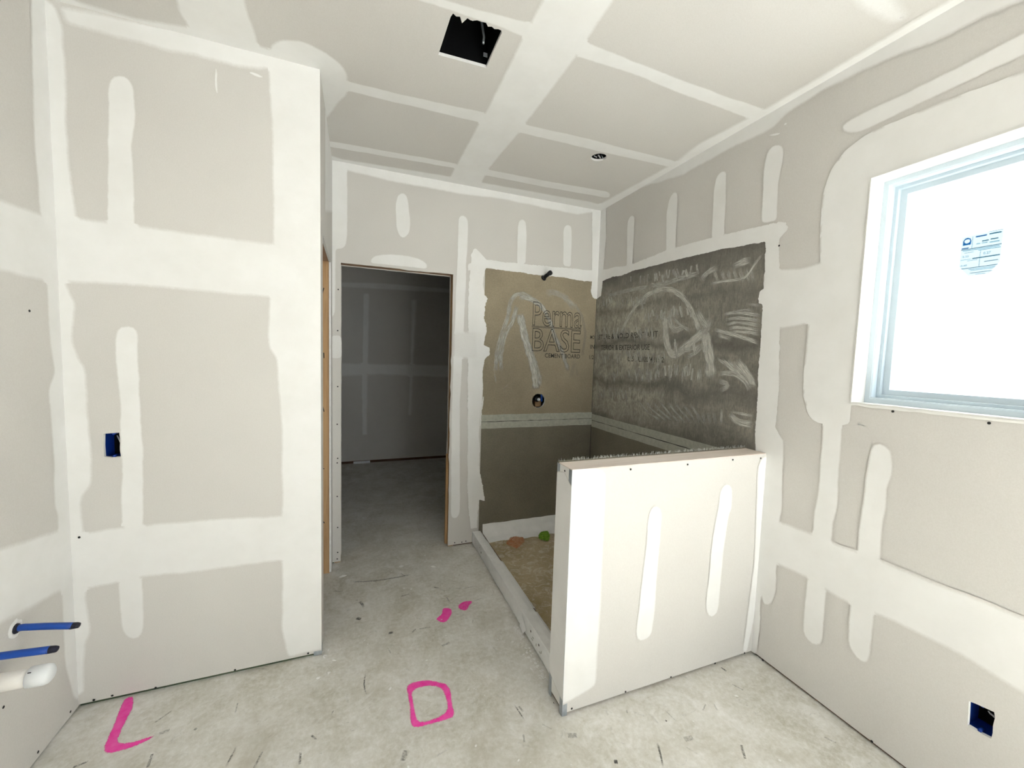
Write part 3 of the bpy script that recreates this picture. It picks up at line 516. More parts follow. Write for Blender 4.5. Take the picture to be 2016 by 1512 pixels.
  (0.011,0.308,[(1.715,2.573),(1.687,2.603)]),
  (0.006,0.353,[(1.007,1.71),(0.957,1.734)]),
  (0.012,0.388,[(1.371,3.387),(1.325,3.378)]),
  (0.005,0.364,[(1.447,2.143),(1.487,2.187)]),
  (0.008,0.24,[(-0.113,2.892),(-0.138,2.86)]),
  (0.004,0.203,[(1.798,2.224),(1.814,2.22)]),
  (0.011,0.241,[(-0.037,3.361),(-0.009,3.391)]),
  (0.008,0.215,[(-0.114,1.313),(-0.071,1.328)]),
  (0.006,0.413,[(0.615,2.08),(0.607,2.057)]),
  (0.007,0.354,[(0.955,2.758),(0.929,2.795)])]}

SCREWS = {
 'B': [
  (-1.017,0.024),
  (-0.958,0.026),
  (-0.813,0.019),
  (-0.522,0.022),
  (-0.221,0.026),
  (-1.039,0.723)],
 'A': [
  (1.711,0.317),
  (2.014,0.03),
  (1.841,0.031),
  (1.911,1.606)],
 'F': [
  (0.846,0.026),
  (1.12,0.021),
  (1.377,0.019),
  (1.655,0.014),
  (1.858,0.016),
  (1.085,1.035),
  (1.399,1.034),
  (1.679,1.037),
  (1.869,1.032)],
 'E': [
  (1.304,0.011),
  (1.119,-0.013),
  (1.059,-0.023),
  (0.847,0.018),
  (0.883,1.334),
  (0.633,1.331),
  (1.383,2.076)],
 'D': [
  (0.712,0.03),
  (0.769,0.026),
  (0.802,0.029),
  (-0.131,0.995),
  (-0.128,0.756),
  (-0.131,0.724),
  (-0.131,0.486),
  (-0.128,0.262),
  (-0.128,0.081),
  (-0.131,0.034),
  (-0.125,1.913),
  (-0.128,1.637),
  (-0.128,1.256)],
 'G': [
  (1.424,1.034),
  (1.439,0)]}

LETTERS = {
 'perma': [
  (1.315,1.744),
  (1.769,1.94)],
 'base': [
  (1.323,1.543),
  (1.764,1.734)],
 'line': [
  (1.311,1.742),
  (1.769,1.737)],
 'cb': [
  (1.439,1.497),
  (1.768,1.549)],
 'mo': [
  (1.867,1.692),
  (1.916,1.72)],
 'in': [
  (1.87,1.587),
  (1.926,1.629)],
 'half': [
  (1.867,1.496),
  (1.916,1.536)],
 'e1': [
  (2.922,1.688),
  (2.19,1.704)],
 'e2': [
  (2.824,1.584),
  (2.269,1.62)],
 'e3a': [
  (2.71,1.501),
  (2.638,1.523)],
 'e3': [
  (2.508,1.493),
  (2.123,1.529)]}

# ------------------------------------------------------------------ materials
def new_mat(name):
    mt = bpy.data.materials.new(name)
    mt.use_nodes = True
    nt = mt.node_tree
    for n in list(nt.nodes):
        nt.nodes.remove(n)
    out = nt.nodes.new('ShaderNodeOutputMaterial')
    return mt, nt, out

def N(nt, typ, **kw):
    n = nt.nodes.new(typ)
    for k, v in kw.items():
        setattr(n, k, v)
    return n

def noise_node(nt, scale, detail=4, rough=.6, vec=None, stretch=None, dist=0.0):
    if vec is None:
        vec = N(nt, 'ShaderNodeTexCoord').outputs['Object']
    if stretch:
        mp = N(nt, 'ShaderNodeMapping')
        mp.inputs['Scale'].default_value = stretch
        nt.links.new(vec, mp.inputs['Vector'])
        vec = mp.outputs['Vector']
    n = N(nt, 'ShaderNodeTexNoise')
    n.inputs['Scale'].default_value = scale
    n.inputs['Detail'].default_value = detail
    n.inputs['Roughness'].default_value = rough
    n.inputs['Distortion'].default_value = dist
    nt.links.new(vec, n.inputs['Vector'])
    return n.outputs['Fac']

def ramp(nt, fac, stops):
    r = N(nt, 'ShaderNodeValToRGB')
    el = r.color_ramp.elements
    while len(el) < len(stops):
        el.new(0.5)
    for e, (p, c) in zip(el, stops):
        e.position = p
        e.color = (c[0], c[1], c[2], 1) if isinstance(c, tuple) else (c, c, c, 1)
    nt.links.new(fac, r.inputs['Fac'])
    return r.outputs['Color']

def mix(nt, fac, a, b, mode='MIX'):
    x = N(nt, 'ShaderNodeMix', data_type='RGBA', blend_type=mode)
    for s, v in ((x.inputs[0], fac), (x.inputs[6], a), (x.inputs[7], b)):
        if hasattr(v, 'is_linked') or hasattr(v, 'links'):
            nt.links.new(v, s)
        elif isinstance(v, tuple):
            s.default_value = (v[0], v[1], v[2], 1)
        else:
            s.default_value = v
    return x.outputs[2]

def principled(nt, out, color, rough=.8, metal=0.0, spec=.3, bump=None, bump_d=.002):
    b = N(nt, 'ShaderNodeBsdfPrincipled')
    if isinstance(color, tuple):
        b.inputs['Base Color'].default_value = (color[0], color[1], color[2], 1)
    else:
        nt.links.new(color, b.inputs['Base Color'])
    if isinstance(rough, (int, float)):
        b.inputs['Roughness'].default_value = rough
    else:
        nt.links.new(rough, b.inputs['Roughness'])
    b.inputs['Metallic'].default_value = metal
    b.inputs['Specular IOR Level'].default_value = spec
    if bump is not None:
        bp = N(nt, 'ShaderNodeBump')
        bp.inputs['Distance'].default_value = bump_d
        bp.inputs['Strength'].default_value = .6
        nt.links.new(bump, bp.inputs['Height'])
        nt.links.new(bp.outputs['Normal'], b.inputs['Normal'])
    if out is not None:
        nt.links.new(b.outputs['BSDF'], out.inputs['Surface'])
    return b

def plain(name, c, rough=.6, metal=0.0, spec=.4, var=.06, scale=30):
    mt, nt, out = new_mat(name)
    f = noise_node(nt, scale, 3)
    col = ramp(nt, f, [(.3, tuple(max(0, x * (1 - var)) for x in c)), (.7, tuple(min(1, x * (1 + var)) for x in c))])
    principled(nt, out, col, rough, metal, spec)
    return mt

def faded(name, colfun, rough=.85, edge=.35, streak=None, gain=1.6, spec=.3, grain=0):
    """thin coat whose cover runs from none to full with the vertex attribute 'cover'"""
    mt, nt, out = new_mat(name)
    at = N(nt, 'ShaderNodeAttribute', attribute_name='cover')
    a = at.outputs['Fac']
    if streak:
        sv = N(nt, 'ShaderNodeAttribute', attribute_name='along').outputs['Vector']
        nz = noise_node(nt, 1.0, 4, .65, vec=sv, stretch=streak)
        nz = ramp(nt, nz, [(.34, 0.0), (.66, 1.0)])
        mu = N(nt, 'ShaderNodeMath', operation='MULTIPLY')
        nt.links.new(a, mu.inputs[0]); nt.links.new(nz, mu.inputs[1])
        ma = N(nt, 'ShaderNodeMath', operation='MULTIPLY')
        nt.links.new(mu.outputs[0], ma.inputs[0]); ma.inputs[1].default_value = gain
        ma.use_clamp = True
        fac = ma.outputs[0]
    elif grain:
        nz = ramp(nt, noise_node(nt, grain, 3, .6), [(.28, 0.0), (.72, 1.0)])
        gt = N(nt, 'ShaderNodeMath', operation='GREATER_THAN')
        ad = N(nt, 'ShaderNodeMath', operation='MULTIPLY_ADD'); nt.links.new(a, ad.inputs[0]); ad.inputs[1].default_value = 1.04; ad.inputs[2].default_value = -.02
        nt.links.new(ad.outputs[0], gt.inputs[0]); nt.links.new(nz, gt.inputs[1])
        fac = gt.outputs[0]
    else:
        nz = noise_node(nt, 140, 3, .6)
        s = N(nt, 'ShaderNodeMath', operation='SUBTRACT'); nt.links.new(nz, s.inputs[0]); s.inputs[1].default_value = .5
        # noise only acts where the coat is thin: edge * noise * 4a(1-a)
        om = N(nt, 'ShaderNodeMath', operation='SUBTRACT'); om.inputs[0].default_value = 1.0; nt.links.new(a, om.inputs[1])
        p4 = N(nt, 'ShaderNodeMath', operation='MULTIPLY'); nt.links.new(a, p4.inputs[0]); nt.links.new(om.outputs[0], p4.inputs[1])
        p5 = N(nt, 'ShaderNodeMath', operation='MULTIPLY'); nt.links.new(p4.outputs[0], p5.inputs[0]); nt.links.new(s.outputs[0], p5.inputs[1])
        p6 = N(nt, 'ShaderNodeMath', operation='MULTIPLY_ADD'); nt.links.new(p5.outputs[0], p6.inputs[0]); p6.inputs[1].default_value = edge * 16; nt.links.new(a, p6.inputs[2])
        p6.use_clamp = True
        fac = p6.outputs[0]
    b = principled(nt, None, colfun(nt), rough, 0, spec)
    t = N(nt, 'ShaderNodeBsdfTransparent')
    mx = N(nt, 'ShaderNodeMixShader')
    nt.links.new(fac, mx.inputs[0]); nt.links.new(t.outputs[0], mx.inputs[1]); nt.links.new(b.outputs[0], mx.inputs[2])
    nt.links.new(mx.outputs[0], out.inputs['Surface'])
    return mt

M = {}
DRY1, DRY2 = (.628, .603, .572), (.668, .646, .615)
COMP1, COMP2 = (.805, .795, .775), (.85, .843, .83)
M['gypsum'] = plain('gypsum_core', (.85, .84, .82), .9, spec=.2)
def drywall_col(nt):
    big = noise_node(nt, 1.3, 3, .5)
    fine = noise_node(nt, 260, 2, .7)
    c = ramp(nt, big, [(.3, DRY1), (.7, DRY2)])
    return mix(nt, .10, c, ramp(nt, fine, [(.35, .35), (.65, .85)]), 'OVERLAY')
def comp_col(nt):
    f = noise_node(nt, 7, 4, .6)
    return ramp(nt, f, [(.3, COMP1), (.7, COMP2)])
def compound():
    """filler that thins out to the bare board along its edge"""
    mt, nt, out = new_mat('joint_compound')
    a = N(nt, 'ShaderNodeAttribute', attribute_name='cover').outputs['Fac']
    nz = noise_node(nt, 120, 3, .6)
    s = N(nt, 'ShaderNodeMath', operation='MULTIPLY_ADD'); nt.links.new(nz, s.inputs[0]); s.inputs[1].default_value = .7; s.inputs[2].default_value = -.35
    om = N(nt, 'ShaderNodeMath', operation='SUBTRACT'); om.inputs[0].default_value = 1.0; nt.links.new(a, om.inputs[1])
    p4 = N(nt, 'ShaderNodeMath', operation='MULTIPLY'); nt.links.new(a, p4.inputs[0]); nt.links.new(om.outputs[0], p4.inputs[1])
    p5 = N(nt, 'ShaderNodeMath', operation='MULTIPLY'); nt.links.new(p4.outputs[0], p5.inputs[0]); nt.links.new(s.outputs[0], p5.inputs[1])
    p6 = N(nt, 'ShaderNodeMath', operation='MULTIPLY_ADD'); nt.links.new(p5.outputs[0], p6.inputs[0]); p6.inputs[1].default_value = 4; nt.links.new(a, p6.inputs[2]); p6.use_clamp = True
    c = mix(nt, p6.outputs[0], drywall_col(nt), comp_col(nt))
    principled(nt, out, c, .85, 0, .2)
    return mt
def drywall():
    mt, nt, out = new_mat('drywall_paper')
    principled(nt, out, drywall_col(nt), .9, 0, .2)
    return mt
M['drywall'] = drywall()
M['compound'] = compound()
M['compound_ragged'] = faded('ragged_compound', comp_col, .85, grain=130)
M['compound_solid'] = plain('dry_compound', (.83, .82, .79), .8, spec=.3, var=.03, scale=8)

def concrete():
    mt, nt, out = new_mat('concrete_slab')
    a = noise_node(nt, 1.6, 8, .65)
    b = noise_node(nt, 6.5, 8, .7, dist=.6)
    d = noise_node(nt, 48, 5, .7)
    c = ramp(nt, a, [(.32, (.60, .585, .54)), (.5, (.69, .675, .635)), (.68, (.77, .755, .725))])
    c = mix(nt, .75, c, ramp(nt, b, [(.34, (.38, .37, .335)), (.5, (.53, .52, .49)), (.66, (.70, .69, .665))]), 'OVERLAY')
    c = mix(nt, .38, c, ramp(nt, d, [(.35, .25), (.5, .5), (.66, .85)]), 'OVERLAY')
    sp = noise_node(nt, 22, 6, .75, dist=1.2)
    c = mix(nt, ramp(nt, sp, [(.60, 0.0), (.70, .6)]), c, (.84, .83, .81))
    st = noise_node(nt, 2.4, 7, .7, dist=1.1)
    c = mix(nt, ramp(nt, st, [(.52, 0.0), (.66, .5)]), c, (.50, .465, .385))
    pl_ = noise_node(nt, 4.2, 7, .7, dist=1.6)
    c = mix(nt, ramp(nt, pl_, [(.55, 0.0), (.68, .55)]), c, (.86, .85, .83))
    dk = noise_node(nt, 13, 6, .8, dist=1.5)
    c = mix(nt, ramp(nt, dk, [(.60, 0.0), (.72, .5)]), c, (.27, .26, .24))
    principled(nt, out, c, ramp(nt, b, [(.3, .55), (.7, .8)]), 0, .35, bump=d, bump_d=.0015)
    return mt
M['concrete'] = concrete()

def wood(name, c1, c2, axis=2, rough=.75):
    mt, nt, out = new_mat(name)
    st = [60, 60, 60]; st[axis] = 2.5
    f = noise_node(nt, 1.0, 5, .65, stretch=tuple(st), dist=.4)
    k = noise_node(nt, 5, 2, .5)
    c = ramp(nt, f, [(.3, c1), (.7, c2)])
    c = mix(nt, ramp(nt, k, [(.70, 0.0), (.76, .6)]), c, tuple(x * .35 for x in c1))
    principled(nt, out, c, rough, 0, .25)
    return mt
M['stud'] = wood('stud_pine', (.46, .27, .13), (.62, .41, .22), 2)
M['header'] = wood('header_pine', (.34, .2, .12), (.46, .3, .2), 0)
M['plate'] = wood('sill_plate_wood', (.10, .055, .035), (.17, .09, .055), 0)
M['plate_green'] = wood('treated_plate_wood', (.06, .085, .05), (.10, .125, .07), 0)
M['top_plate'] = wood('raw_top_plate', (.66, .56, .49), (.80, .73, .67), 0)

def cement(name, c, smear):
    mt, nt, out = new_mat(name)
    big = noise_node(nt, 2.2, 5, .6)
    fine = noise_node(nt, 90, 4, .7)
    col = ramp(nt, big, [(.3, tuple(x * .82 for x in c)), (.7, tuple(x * 1.15 for x in c))])
    col = mix(nt, .2, col, ramp(nt, fine, [(.35, .3), (.65, .8)]), 'OVERLAY')
    if smear:
        sx = N(nt, 'ShaderNodeSeparateXYZ'); nt.links.new(N(nt, 'ShaderNodeTexCoord').outputs['Object'], sx.inputs[0])
        def span(sock, a0, a1):
            mr = N(nt, 'ShaderNodeMapRange'); nt.links.new(sock, mr.inputs[0]); mr.inputs[1].default_value = a0; mr.inputs[2].default_value = a1
            return mr.outputs[0]
        wob = noise_node(nt, 3.0, 4, .6)
        zz = N(nt, 'ShaderNodeMath', operation='MULTIPLY_ADD'); nt.links.new(wob, zz.inputs[0]); zz.inputs[1].default_value = .22; nt.links.new(sx.outputs[2], zz.inputs[2])
        dens = ramp(nt, span(sx.outputs[1], 1.45, 2.95), [(.0, .35), (.35, .55), (.62, 1.0), (1.0, .95)])
        rows = ramp(nt, span(zz.outputs[0], 1.05, 2.30), [(.03, .0), (.10, .75), (.24, 1.0), (.30, .35), (.36, .95), (.50, 1.0), (.545, .25), (.59, .95), (.72, .9), (.76, .45), (.80, .9), (.90, .45), (.97, .0)])
        fib = noise_node(nt, 1.0, 6, .8, stretch=(1, 62, 14), dist=1.6)
        gra = noise_node(nt, 1.0, 5, .7, stretch=(1, 9, 9), dist=1.2)
        fm = ramp(nt, fib, [(.36, .28), (.58, 1.0)])
        gm = ramp(nt, gra, [(.34, .45), (.60, 1.0)])
        mu = mix(nt, 1.0, mix(nt, 1.0, rows, fm, 'MULTIPLY'), mix(nt, 1.0, dens, gm, 'MULTIPLY'), 'MULTIPLY')
        col = mix(nt, mu, col, (.56, .53, .44))
    principled(nt, out, col, .85, 0, .25, bump=fine, bump_d=.0008)
    return mt
M['board_back'] = cement('cement_board_tan', (.31, .262, .185), False)
M['board_side'] = cement('cement_board_smeared', (.135, .125, .11), True)
M['board_shaded'] = cement('cement_board_shaded', (.19, .172, .13), False)  # darker than the upper board: half-wall shade put into the colour
M['board_edge'] = plain('cement_board_edge', (.42, .42, .355), .9, var=.12, scale=40)
M['seam'] = plain('board_seam_shadow_gap', (.03, .03, .028), .9)
M['thinset'] = faded('thinset_smear', lambda nt: ramp(nt, noise_node(nt, 40, 4), [(.3, (.50, .485, .43)), (.7, (.64, .63, .58))]), .9, .3, streak=(2.2, 9, 1), gain=1.9)
M['ink'] = faded('printed_ink', lambda nt: ramp(nt, noise_node(nt, 60, 4), [(.3, (.03, .03, .028)), (.7, (.09, .085, .075))]), .8, .5)
M['pink'] = faded('pink_spray_paint', lambda nt: ramp(nt, noise_node(nt, 30, 3), [(.3, (.97, .05, .42)), (.7, (1.0, .14, .52))]), .6, grain=330)
M['orange'] = faded('orange_paint', lambda nt: ramp(nt, noise_node(nt, 40, 4), [(.35, (.55, .22, .10)), (.65, (.62, .36, .22))]), .7, grain=160)
M['green'] = faded('green_paint', lambda nt: ramp(nt, noise_node(nt, 50, 4), [(.35, (.10, .24, .01)), (.65, (.22, .40, .04))]), .7, grain=120)
M['scuff'] = faded('floor_scuff', lambda nt: ramp(nt, noise_node(nt, 40, 4), [(.3, (.12, .115, .10)), (.7, (.2, .195, .175))]), .8, .4, streak=(25, 3, 1), gain=1.5)

def pan_mat():
    mt, nt, out = new_mat('mortar_bed')
    a = noise_node(nt, 3, 6, .65)
    b = noise_node(nt, 16, 7, .75, dist=1.3)
    c = ramp(nt, a, [(.3, (.40, .31, .165)), (.6, (.58, .475, .30)), (.75, (.68, .60, .45))])
    c = mix(nt, ramp(nt, b, [(.50, 0.0), (.62, .55)]), c, (.86, .83, .75))
    c = mix(nt, ramp(nt, noise_node(nt, 11, 6, .8), [(.6, 0.0), (.7, .5)]), c, (.26, .21, .12))
    principled(nt, out, c, .6, 0, .4, bump=b, bump_d=.003)
    return mt
M['pan'] = pan_mat()
M['membrane'] = plain('white_liner_membrane', (.88, .88, .875), .55, var=.07, scale=14)
M['membrane_clean'] = plain('clean_liner_membrane', (.88, .88, .875), .5, var=.04, scale=14)
M['vinyl'] = plain('shade_blue_vinyl', (.60, .685, .74), .35, spec=.5, var=.01)  # white vinyl, bluish shade of its room-side faces put into the colour
M['blue_box'] = plain('blue_box_plastic', (.003, .035, .27), .45, var=.1)
M['black'] = plain('black_metal', (.012, .012, .013), .4, spec=.4)
M['void'] = plain('black_housing_and_shade', (.004, .004, .0045), .7, spec=.1)
M['pex'] = plain('blue_pex', (.004, .062, .37), .4, spec=.5, var=.05)
M['pex_end'] = plain('dark_tape_end', (.015, .015, .03), .6, var=.4, scale=120)
M['pvc'] = plain('white_pvc', (.82, .79, .75), .4, var=.03)
M['pvc_cap'] = plain('white_pvc_cap', (.86, .88, .90), .35, var=.02)
M['screw'] = plain('black_screw_head', (.012, .012, .012), .5)
M['zinc'] = plain('galvanised_bead', (.42, .46, .50), .4, metal=.6, var=.12, scale=60)
M['wire'] = plain('grey_cable', (.55, .55, .56), .5)
M['copper'] = plain('brown_block_wood', (.30, .18, .09), .6, var=.3)
M['fiber'] = plain('fibreglass_mesh', (.62, .64, .60), .8)
M['chip'] = plain('plaster_crumb', (.86, .85, .82), .9)
M['strip'] = plain('pale_metal_strip', (.85, .87, .90), .35, spec=.6)

def glass():
    mt, nt, out = new_mat('window_glass')
    t = N(nt, 'ShaderNodeBsdfTransparent'); t.inputs[0].default_value = (.96, .98, .98, 1)
    g = N(nt, 'ShaderNodeBsdfGlossy'); g.inputs['Roughness'].default_value = .02
    mx = N(nt, 'ShaderNodeMixShader'); mx.inputs[0].default_value = .05
    nt.links.new(t.outputs[0], mx.inputs[1]); nt.links.new(g.outputs[0], mx.inputs[2]); nt.links.new(mx.outputs[0], out.inputs['Surface'])
    return mt
M['glass'] = glass()
def film(name, c, cover):
    mt, nt, out = new_mat(name)
    tr = N(nt, 'ShaderNodeBsdfTranslucent'); tr.inputs[0].default_value = (c[0], c[1], c[2], 1)
    t = N(nt, 'ShaderNodeBsdfTransparent')
    mx = N(nt, 'ShaderNodeMixShader'); mx.inputs[0].default_value = cover
    nt.links.new(t.outputs[0], mx.inputs[1]); nt.links.new(tr.outputs[0], mx.inputs[2]); nt.links.new(mx.outputs[0], out.inputs['Surface'])
    return mt
M['film'] = film('pale_label_film', (.51, .54, .545), 1.0)
M['film_ink'] = film('label_ink', (.22, .42, .50), 1.0)
M['film_blue'] = film('label_blue', (.10, .38, .62), 1.0)
M['film_pale'] = film('label_pale_print', (.55, .72, .78), 1.0)

# ------------------------------------------------------------------ helpers
def link(name, me, mats, parent=None):
    o = bpy.data.objects.new(name, me)
    for mt in (mats if isinstance(mats, (list, tuple)) else [mats]):
        if len(me.materials) < (len(mats) if isinstance(mats, (list, tuple)) else 1):
            me.materials.append(mt)
    COL.objects.link(o)
    if parent is not None:
        o.parent = parent
    return o

def wloc(o):
    v = Vector((0, 0, 0))
    while o is not None:
        v += o.location; o = o.parent
    return v

def mesh(name, verts, faces, mats, parent=None, fm=None, smooth=False):
    """verts in room coordinates; stored relative to the parent"""
    off = wloc(parent) if parent is not None else Vector((0, 0, 0))
    me = bpy.data.meshes.new(name)
    me.from_pydata([tuple(Vector(v) - off) for v in verts], [], faces)
    if fm:
        for p, i in zip(me.polygons, fm):
            p.material_index = i
    if smooth:
        for p in me.polygons:
            p.use_smooth = True
    me.update()
    return link(name, me, mats, parent)

def tag(o, label=None, cat=None, group=None, kind=None):
    for k, v in (('label', label), ('category', cat), ('group', group), ('kind', kind)):
        if v:
            o[k] = v
    return o

def empty(name, loc, label, cat, group=None):
    o = bpy.data.objects.new(name, None)
    o.empty_display_size = .05
    o.location = loc
    COL.objects.link(o)
    return tag(o, label, cat, group)

BOXF = [(0, 3, 2, 1), (4, 5, 6, 7), (0, 1, 5, 4), (1, 2, 6, 5), (2, 3, 7, 6), (3, 0, 4, 7)]
def boxv(x0, x1, y0, y1, z0, z1):
    return [(x0, y0, z0), (x1, y0, z0), (x1, y1, z0), (x0, y1, z0), (x0, y0, z1), (x1, y0, z1), (x1, y1, z1), (x0, y1, z1)]
def box(name, x0, x1, y0, y1, z0, z1, mt, parent=None, bevel=0.0):
    o = mesh(name, boxv(x0, x1, y0, y1, z0, z1), BOXF, mt, parent)
    if bevel:
        b = o.modifiers.new('soft_edge', 'BEVEL'); b.width = bevel; b.segments = 2
    return o

# a surface: maps (u, v, depth into the wall) to the room
PLANE = {
    'A': lambda u, v, d: Vector((XA - d, u, v)),
    'B': lambda u, v, d: Vector((u, YB + d, v)),
    'C': lambda u, v, d: Vector((XC - d, u, v)),
    'D': lambda u, v, d: Vector((u, YD + d, v)),
    'E': lambda u, v, d: Vector((XE + d, u, v)),
    'T': lambda u, v, d: Vector((u, v, H + d)),
    'F': lambda u, v, d: Vector((u, YF + d, v)),
    'G': lambda u, v, d: Vector((XF + d, u, v)),
    'Z': lambda u, v, d: Vector((u, v, -d)),
    'S': lambda u, v, d: Vector((u, v, .05 - d)),
    'R': lambda u, v, d: Vector((u, YR + d, v)),
    'BACK': lambda u, v, d: Vector((u, YBACK - d, v)),
}
def rect(u0, u1, v0, v1):
    return [(u0, v0), (u1, v0), (u1, v1), (u0, v1)]
def circ(u, v, r, n=28, wob=0.0):
    return [(u + r * (1 + wob * noise.noise(Vector((i * .9, u, v)))) * math.cos(6.28319 * i / n), v + r * (1 + wob * noise.noise(Vector((i * .9, v, u)))) * math.sin(6.28319 * i / n)) for i in range(n)]

def slab(name, pl, outer, holes, t, mats, parent=None, d0=0.0):
    """sheet with holes: front face, back face and cut edges"""
    f = PLANE[pl]
    loops = [outer] + holes
    flat = [p for l in loops for p in l]
    tris = tessellate_polygon([[Vector((a, b, 0)) for a, b in l] for l in loops])
    n = len(flat)
    vs_ = [f(a, b, d0) for a, b in flat] + [f(a, b, d0 + t) for a, b in flat]
    faces, fm = [], []
    for tri in tris:
        faces.append(tuple(tri)); fm.append(0)
        faces.append(tuple(n + i for i in reversed(tri))); fm.append(0)
    k = 0
    for l in loops:
        c = len(l)
        for i in range(c):
            j = (i + 1) % c
            faces.append((k + i, k + j, n + k + j, n + k + i)); fm.append(1)
        k += c
    return mesh(name, vs_, faces, mats, parent, fm)

def resample(pts, step, closed=True):
    out = []
    n = len(pts)
    for i in range(n if closed else n - 1):
        a = Vector(pts[i]); b = Vector(pts[(i + 1) % n])
        k = max(1, int((b - a).length / step))
        for j in range(k):
            out.append(a.lerp(b, j / k))
    if not closed:
        out.append(Vector(pts[-1]))
    return out

def area2(p):
    return sum(p[i].x * p[(i + 1) % len(p)].y - p[(i + 1) % len(p)].x * p[i].y for i in range(len(p)))

def smooth_loop(p, it=1):
    for _ in range(it):
        n = len(p)
        p = [(p[i - 1] + p[i] * 2 + p[(i + 1) % n]) / 4 for i in range(n)]
    return p

def inset(p, w):
    n = len(p)
    s = 1 if area2(p) > 0 else -1
    out = []
    for i in range(n):
        t = (p[(i + 1) % n] - p[i - 1])
        if t.length < 1e-9:
            out.append(p[i].copy()); continue
        t.normalize()
        out.append(p[i] + Vector((-t.y, t.x)) * w * s)
    return out

PATCH_I = {}
def inside(pt, poly):
    c = False; n = len(poly); x, y = pt
    for i in range(n):
        x1, y1 = poly[i]; x2, y2 = poly[i - 1]
        if (y1 > y) != (y2 > y) and x < (x2 - x1) * (y - y1) / (y2 - y1) + x1:
            c = not c
    return c

def coat(name, pl, feather, jit, strength, pts, mt, parent, bounds, base, hole=None, seed=0, others=()):
    """thin layer on a surface with feathered, slightly uneven edges"""
    loops = []
    ragged = name == 'board_tape'
    step = .005 if ragged else (.016 if feather < .03 else .03)
    for li, l in enumerate([pts] + ([hole] if hole else [])):
        p = smooth_loop(resample(l, step), 2)
        q = []
        for v in p:
            nz = noise.noise(Vector((v.x * 9 + seed * 3.7, v.y * 9, li))) + .6 * noise.noise(Vector((v.x * 34, v.y * 34 + seed, li + 5)))
            nz2 = noise.noise(Vector((v.x * 9, v.y * 9 + 50, seed))) + .6 * noise.noise(Vector((v.x * 34 + 9, v.y * 34, seed)))
            if ragged:
                nz += 1.3 * noise.noise(Vector((v.x * 75, v.y * 75, seed))) * max(0, noise.noise(Vector((v.x * 6, v.y * 6, 8))) + .35)
                nz2 += 1.3 * noise.noise(Vector((v.x * 75 + 3, v.y * 75 + 7, seed))) * max(0, noise.noise(Vector((v.x * 6, v.y * 6, 8))) + .35)
            q.append(v + Vector((nz, nz2)) * jit)
        loops.append((q, inset(q, (.003 if ragged else feather) if li == 0 else -feather)))
    u0, u1, v0, v1 = bounds
    cl = lambda v: (min(max(v.x, u0), u1), min(max(v.y, v0), v1))
    f = PLANE[pl]
    k = PATCH_I.get(pl, 0); PATCH_I[pl] = k + 1
    d = -(base + k * .00006)
    verts, cover, faces = [], [], []
    inner_idx, inner_pts = [], []
    for o_, i_ in loops:
        s = len(verts); n = len(o_)
        for v in o_:
            verts.append(f(*cl(v), d)); cover.append(1.0 if any(inside((v.x, v.y), q_) for q_ in others) else 0.0)
        for v in i_:
            verts.append(f(*cl(v), d)); cover.append(strength)
        for i in range(n):
            j = (i + 1) % n
            faces.append((s + i, s + j, s + n + j, s + n + i))
        inner_idx += [s + n + i for i in range(n)]
        inner_pts.append([Vector((v.x, v.y, 0)) for v in i_])
    for tri in tessellate_polygon(inner_pts):
        faces.append(tuple(inner_idx[t] for t in tri))
    o = mesh(name, verts, faces, mt, parent)
    at = o.data.attributes.new('cover', 'FLOAT', 'POINT')
    at.data.foreach_set('value', cover)
    return o

def ribbons(name, pl, items, mt, parent, base, bounds):
    """brushed strokes: each a flat ribbon, cover fading to the sides and ends"""
    f = PLANE[pl]
    verts, faces, cover, along = [], [], [], []
    for si, (w, st, pts) in enumerate(items):
        p = resample(pts, .02, False)
        for _ in range(2):
            p = [p[0]] + [(p[i - 1] + p[i] * 2 + p[i + 1]) / 4 for i in range(1, len(p) - 1)] + [p[-1]]
        n = len(p); s = len(verts); L = 0.0
        for i in range(n):
            a = p[max(0, i - 1)]; b = p[min(n - 1, i + 1)]
            t = (b - a)
            t = t.normalized() if t.length > 1e-9 else Vector((1, 0))
            if i: L += (p[i] - p[i - 1]).length
            nn = Vector((-t.y, t.x))
            ww = w * (.85 + .3 * noise.noise(Vector((i * .5, si, 0))))
            e = min(1.0, i / 1.5, (n - 1 - i) / 1.5) if n > 3 else (0.0 if i in (0, n - 1) else 1.0)
            if n <= 3: e = 1.0
            for kx, cv in ((-.5, 0.0), (-.3, 1.0), (0, 1.0), (.3, 1.0), (.5, 0.0)):
                q = p[i] + nn * kx * ww
                u = min(max(q.x, bounds[0]), bounds[1]); v = min(max(q.y, bounds[2]), bounds[3])
                verts.append(f(u, v, -(base + si * .000004))); cover.append(cv * e * st)
                along.append((L * 6 + si * 7.3, kx * ww * 40 + si * 3.1, 0.0))
        for i in range(n - 1):
            for k in range(4):
                faces.append((s + i * 5 + k, s + i * 5 + k + 1, s + i * 5 + 6 + k, s + i * 5 + 5 + k))
    o = mesh(name, verts, faces, mt, parent)
    at = o.data.attributes.new('cover', 'FLOAT', 'POINT'); at.data.foreach_set('value', cover)
    at = o.data.attributes.new('along', 'FLOAT_VECTOR', 'POINT'); at.data.foreach_set('vector', [c for v in along for c in v])
    return o

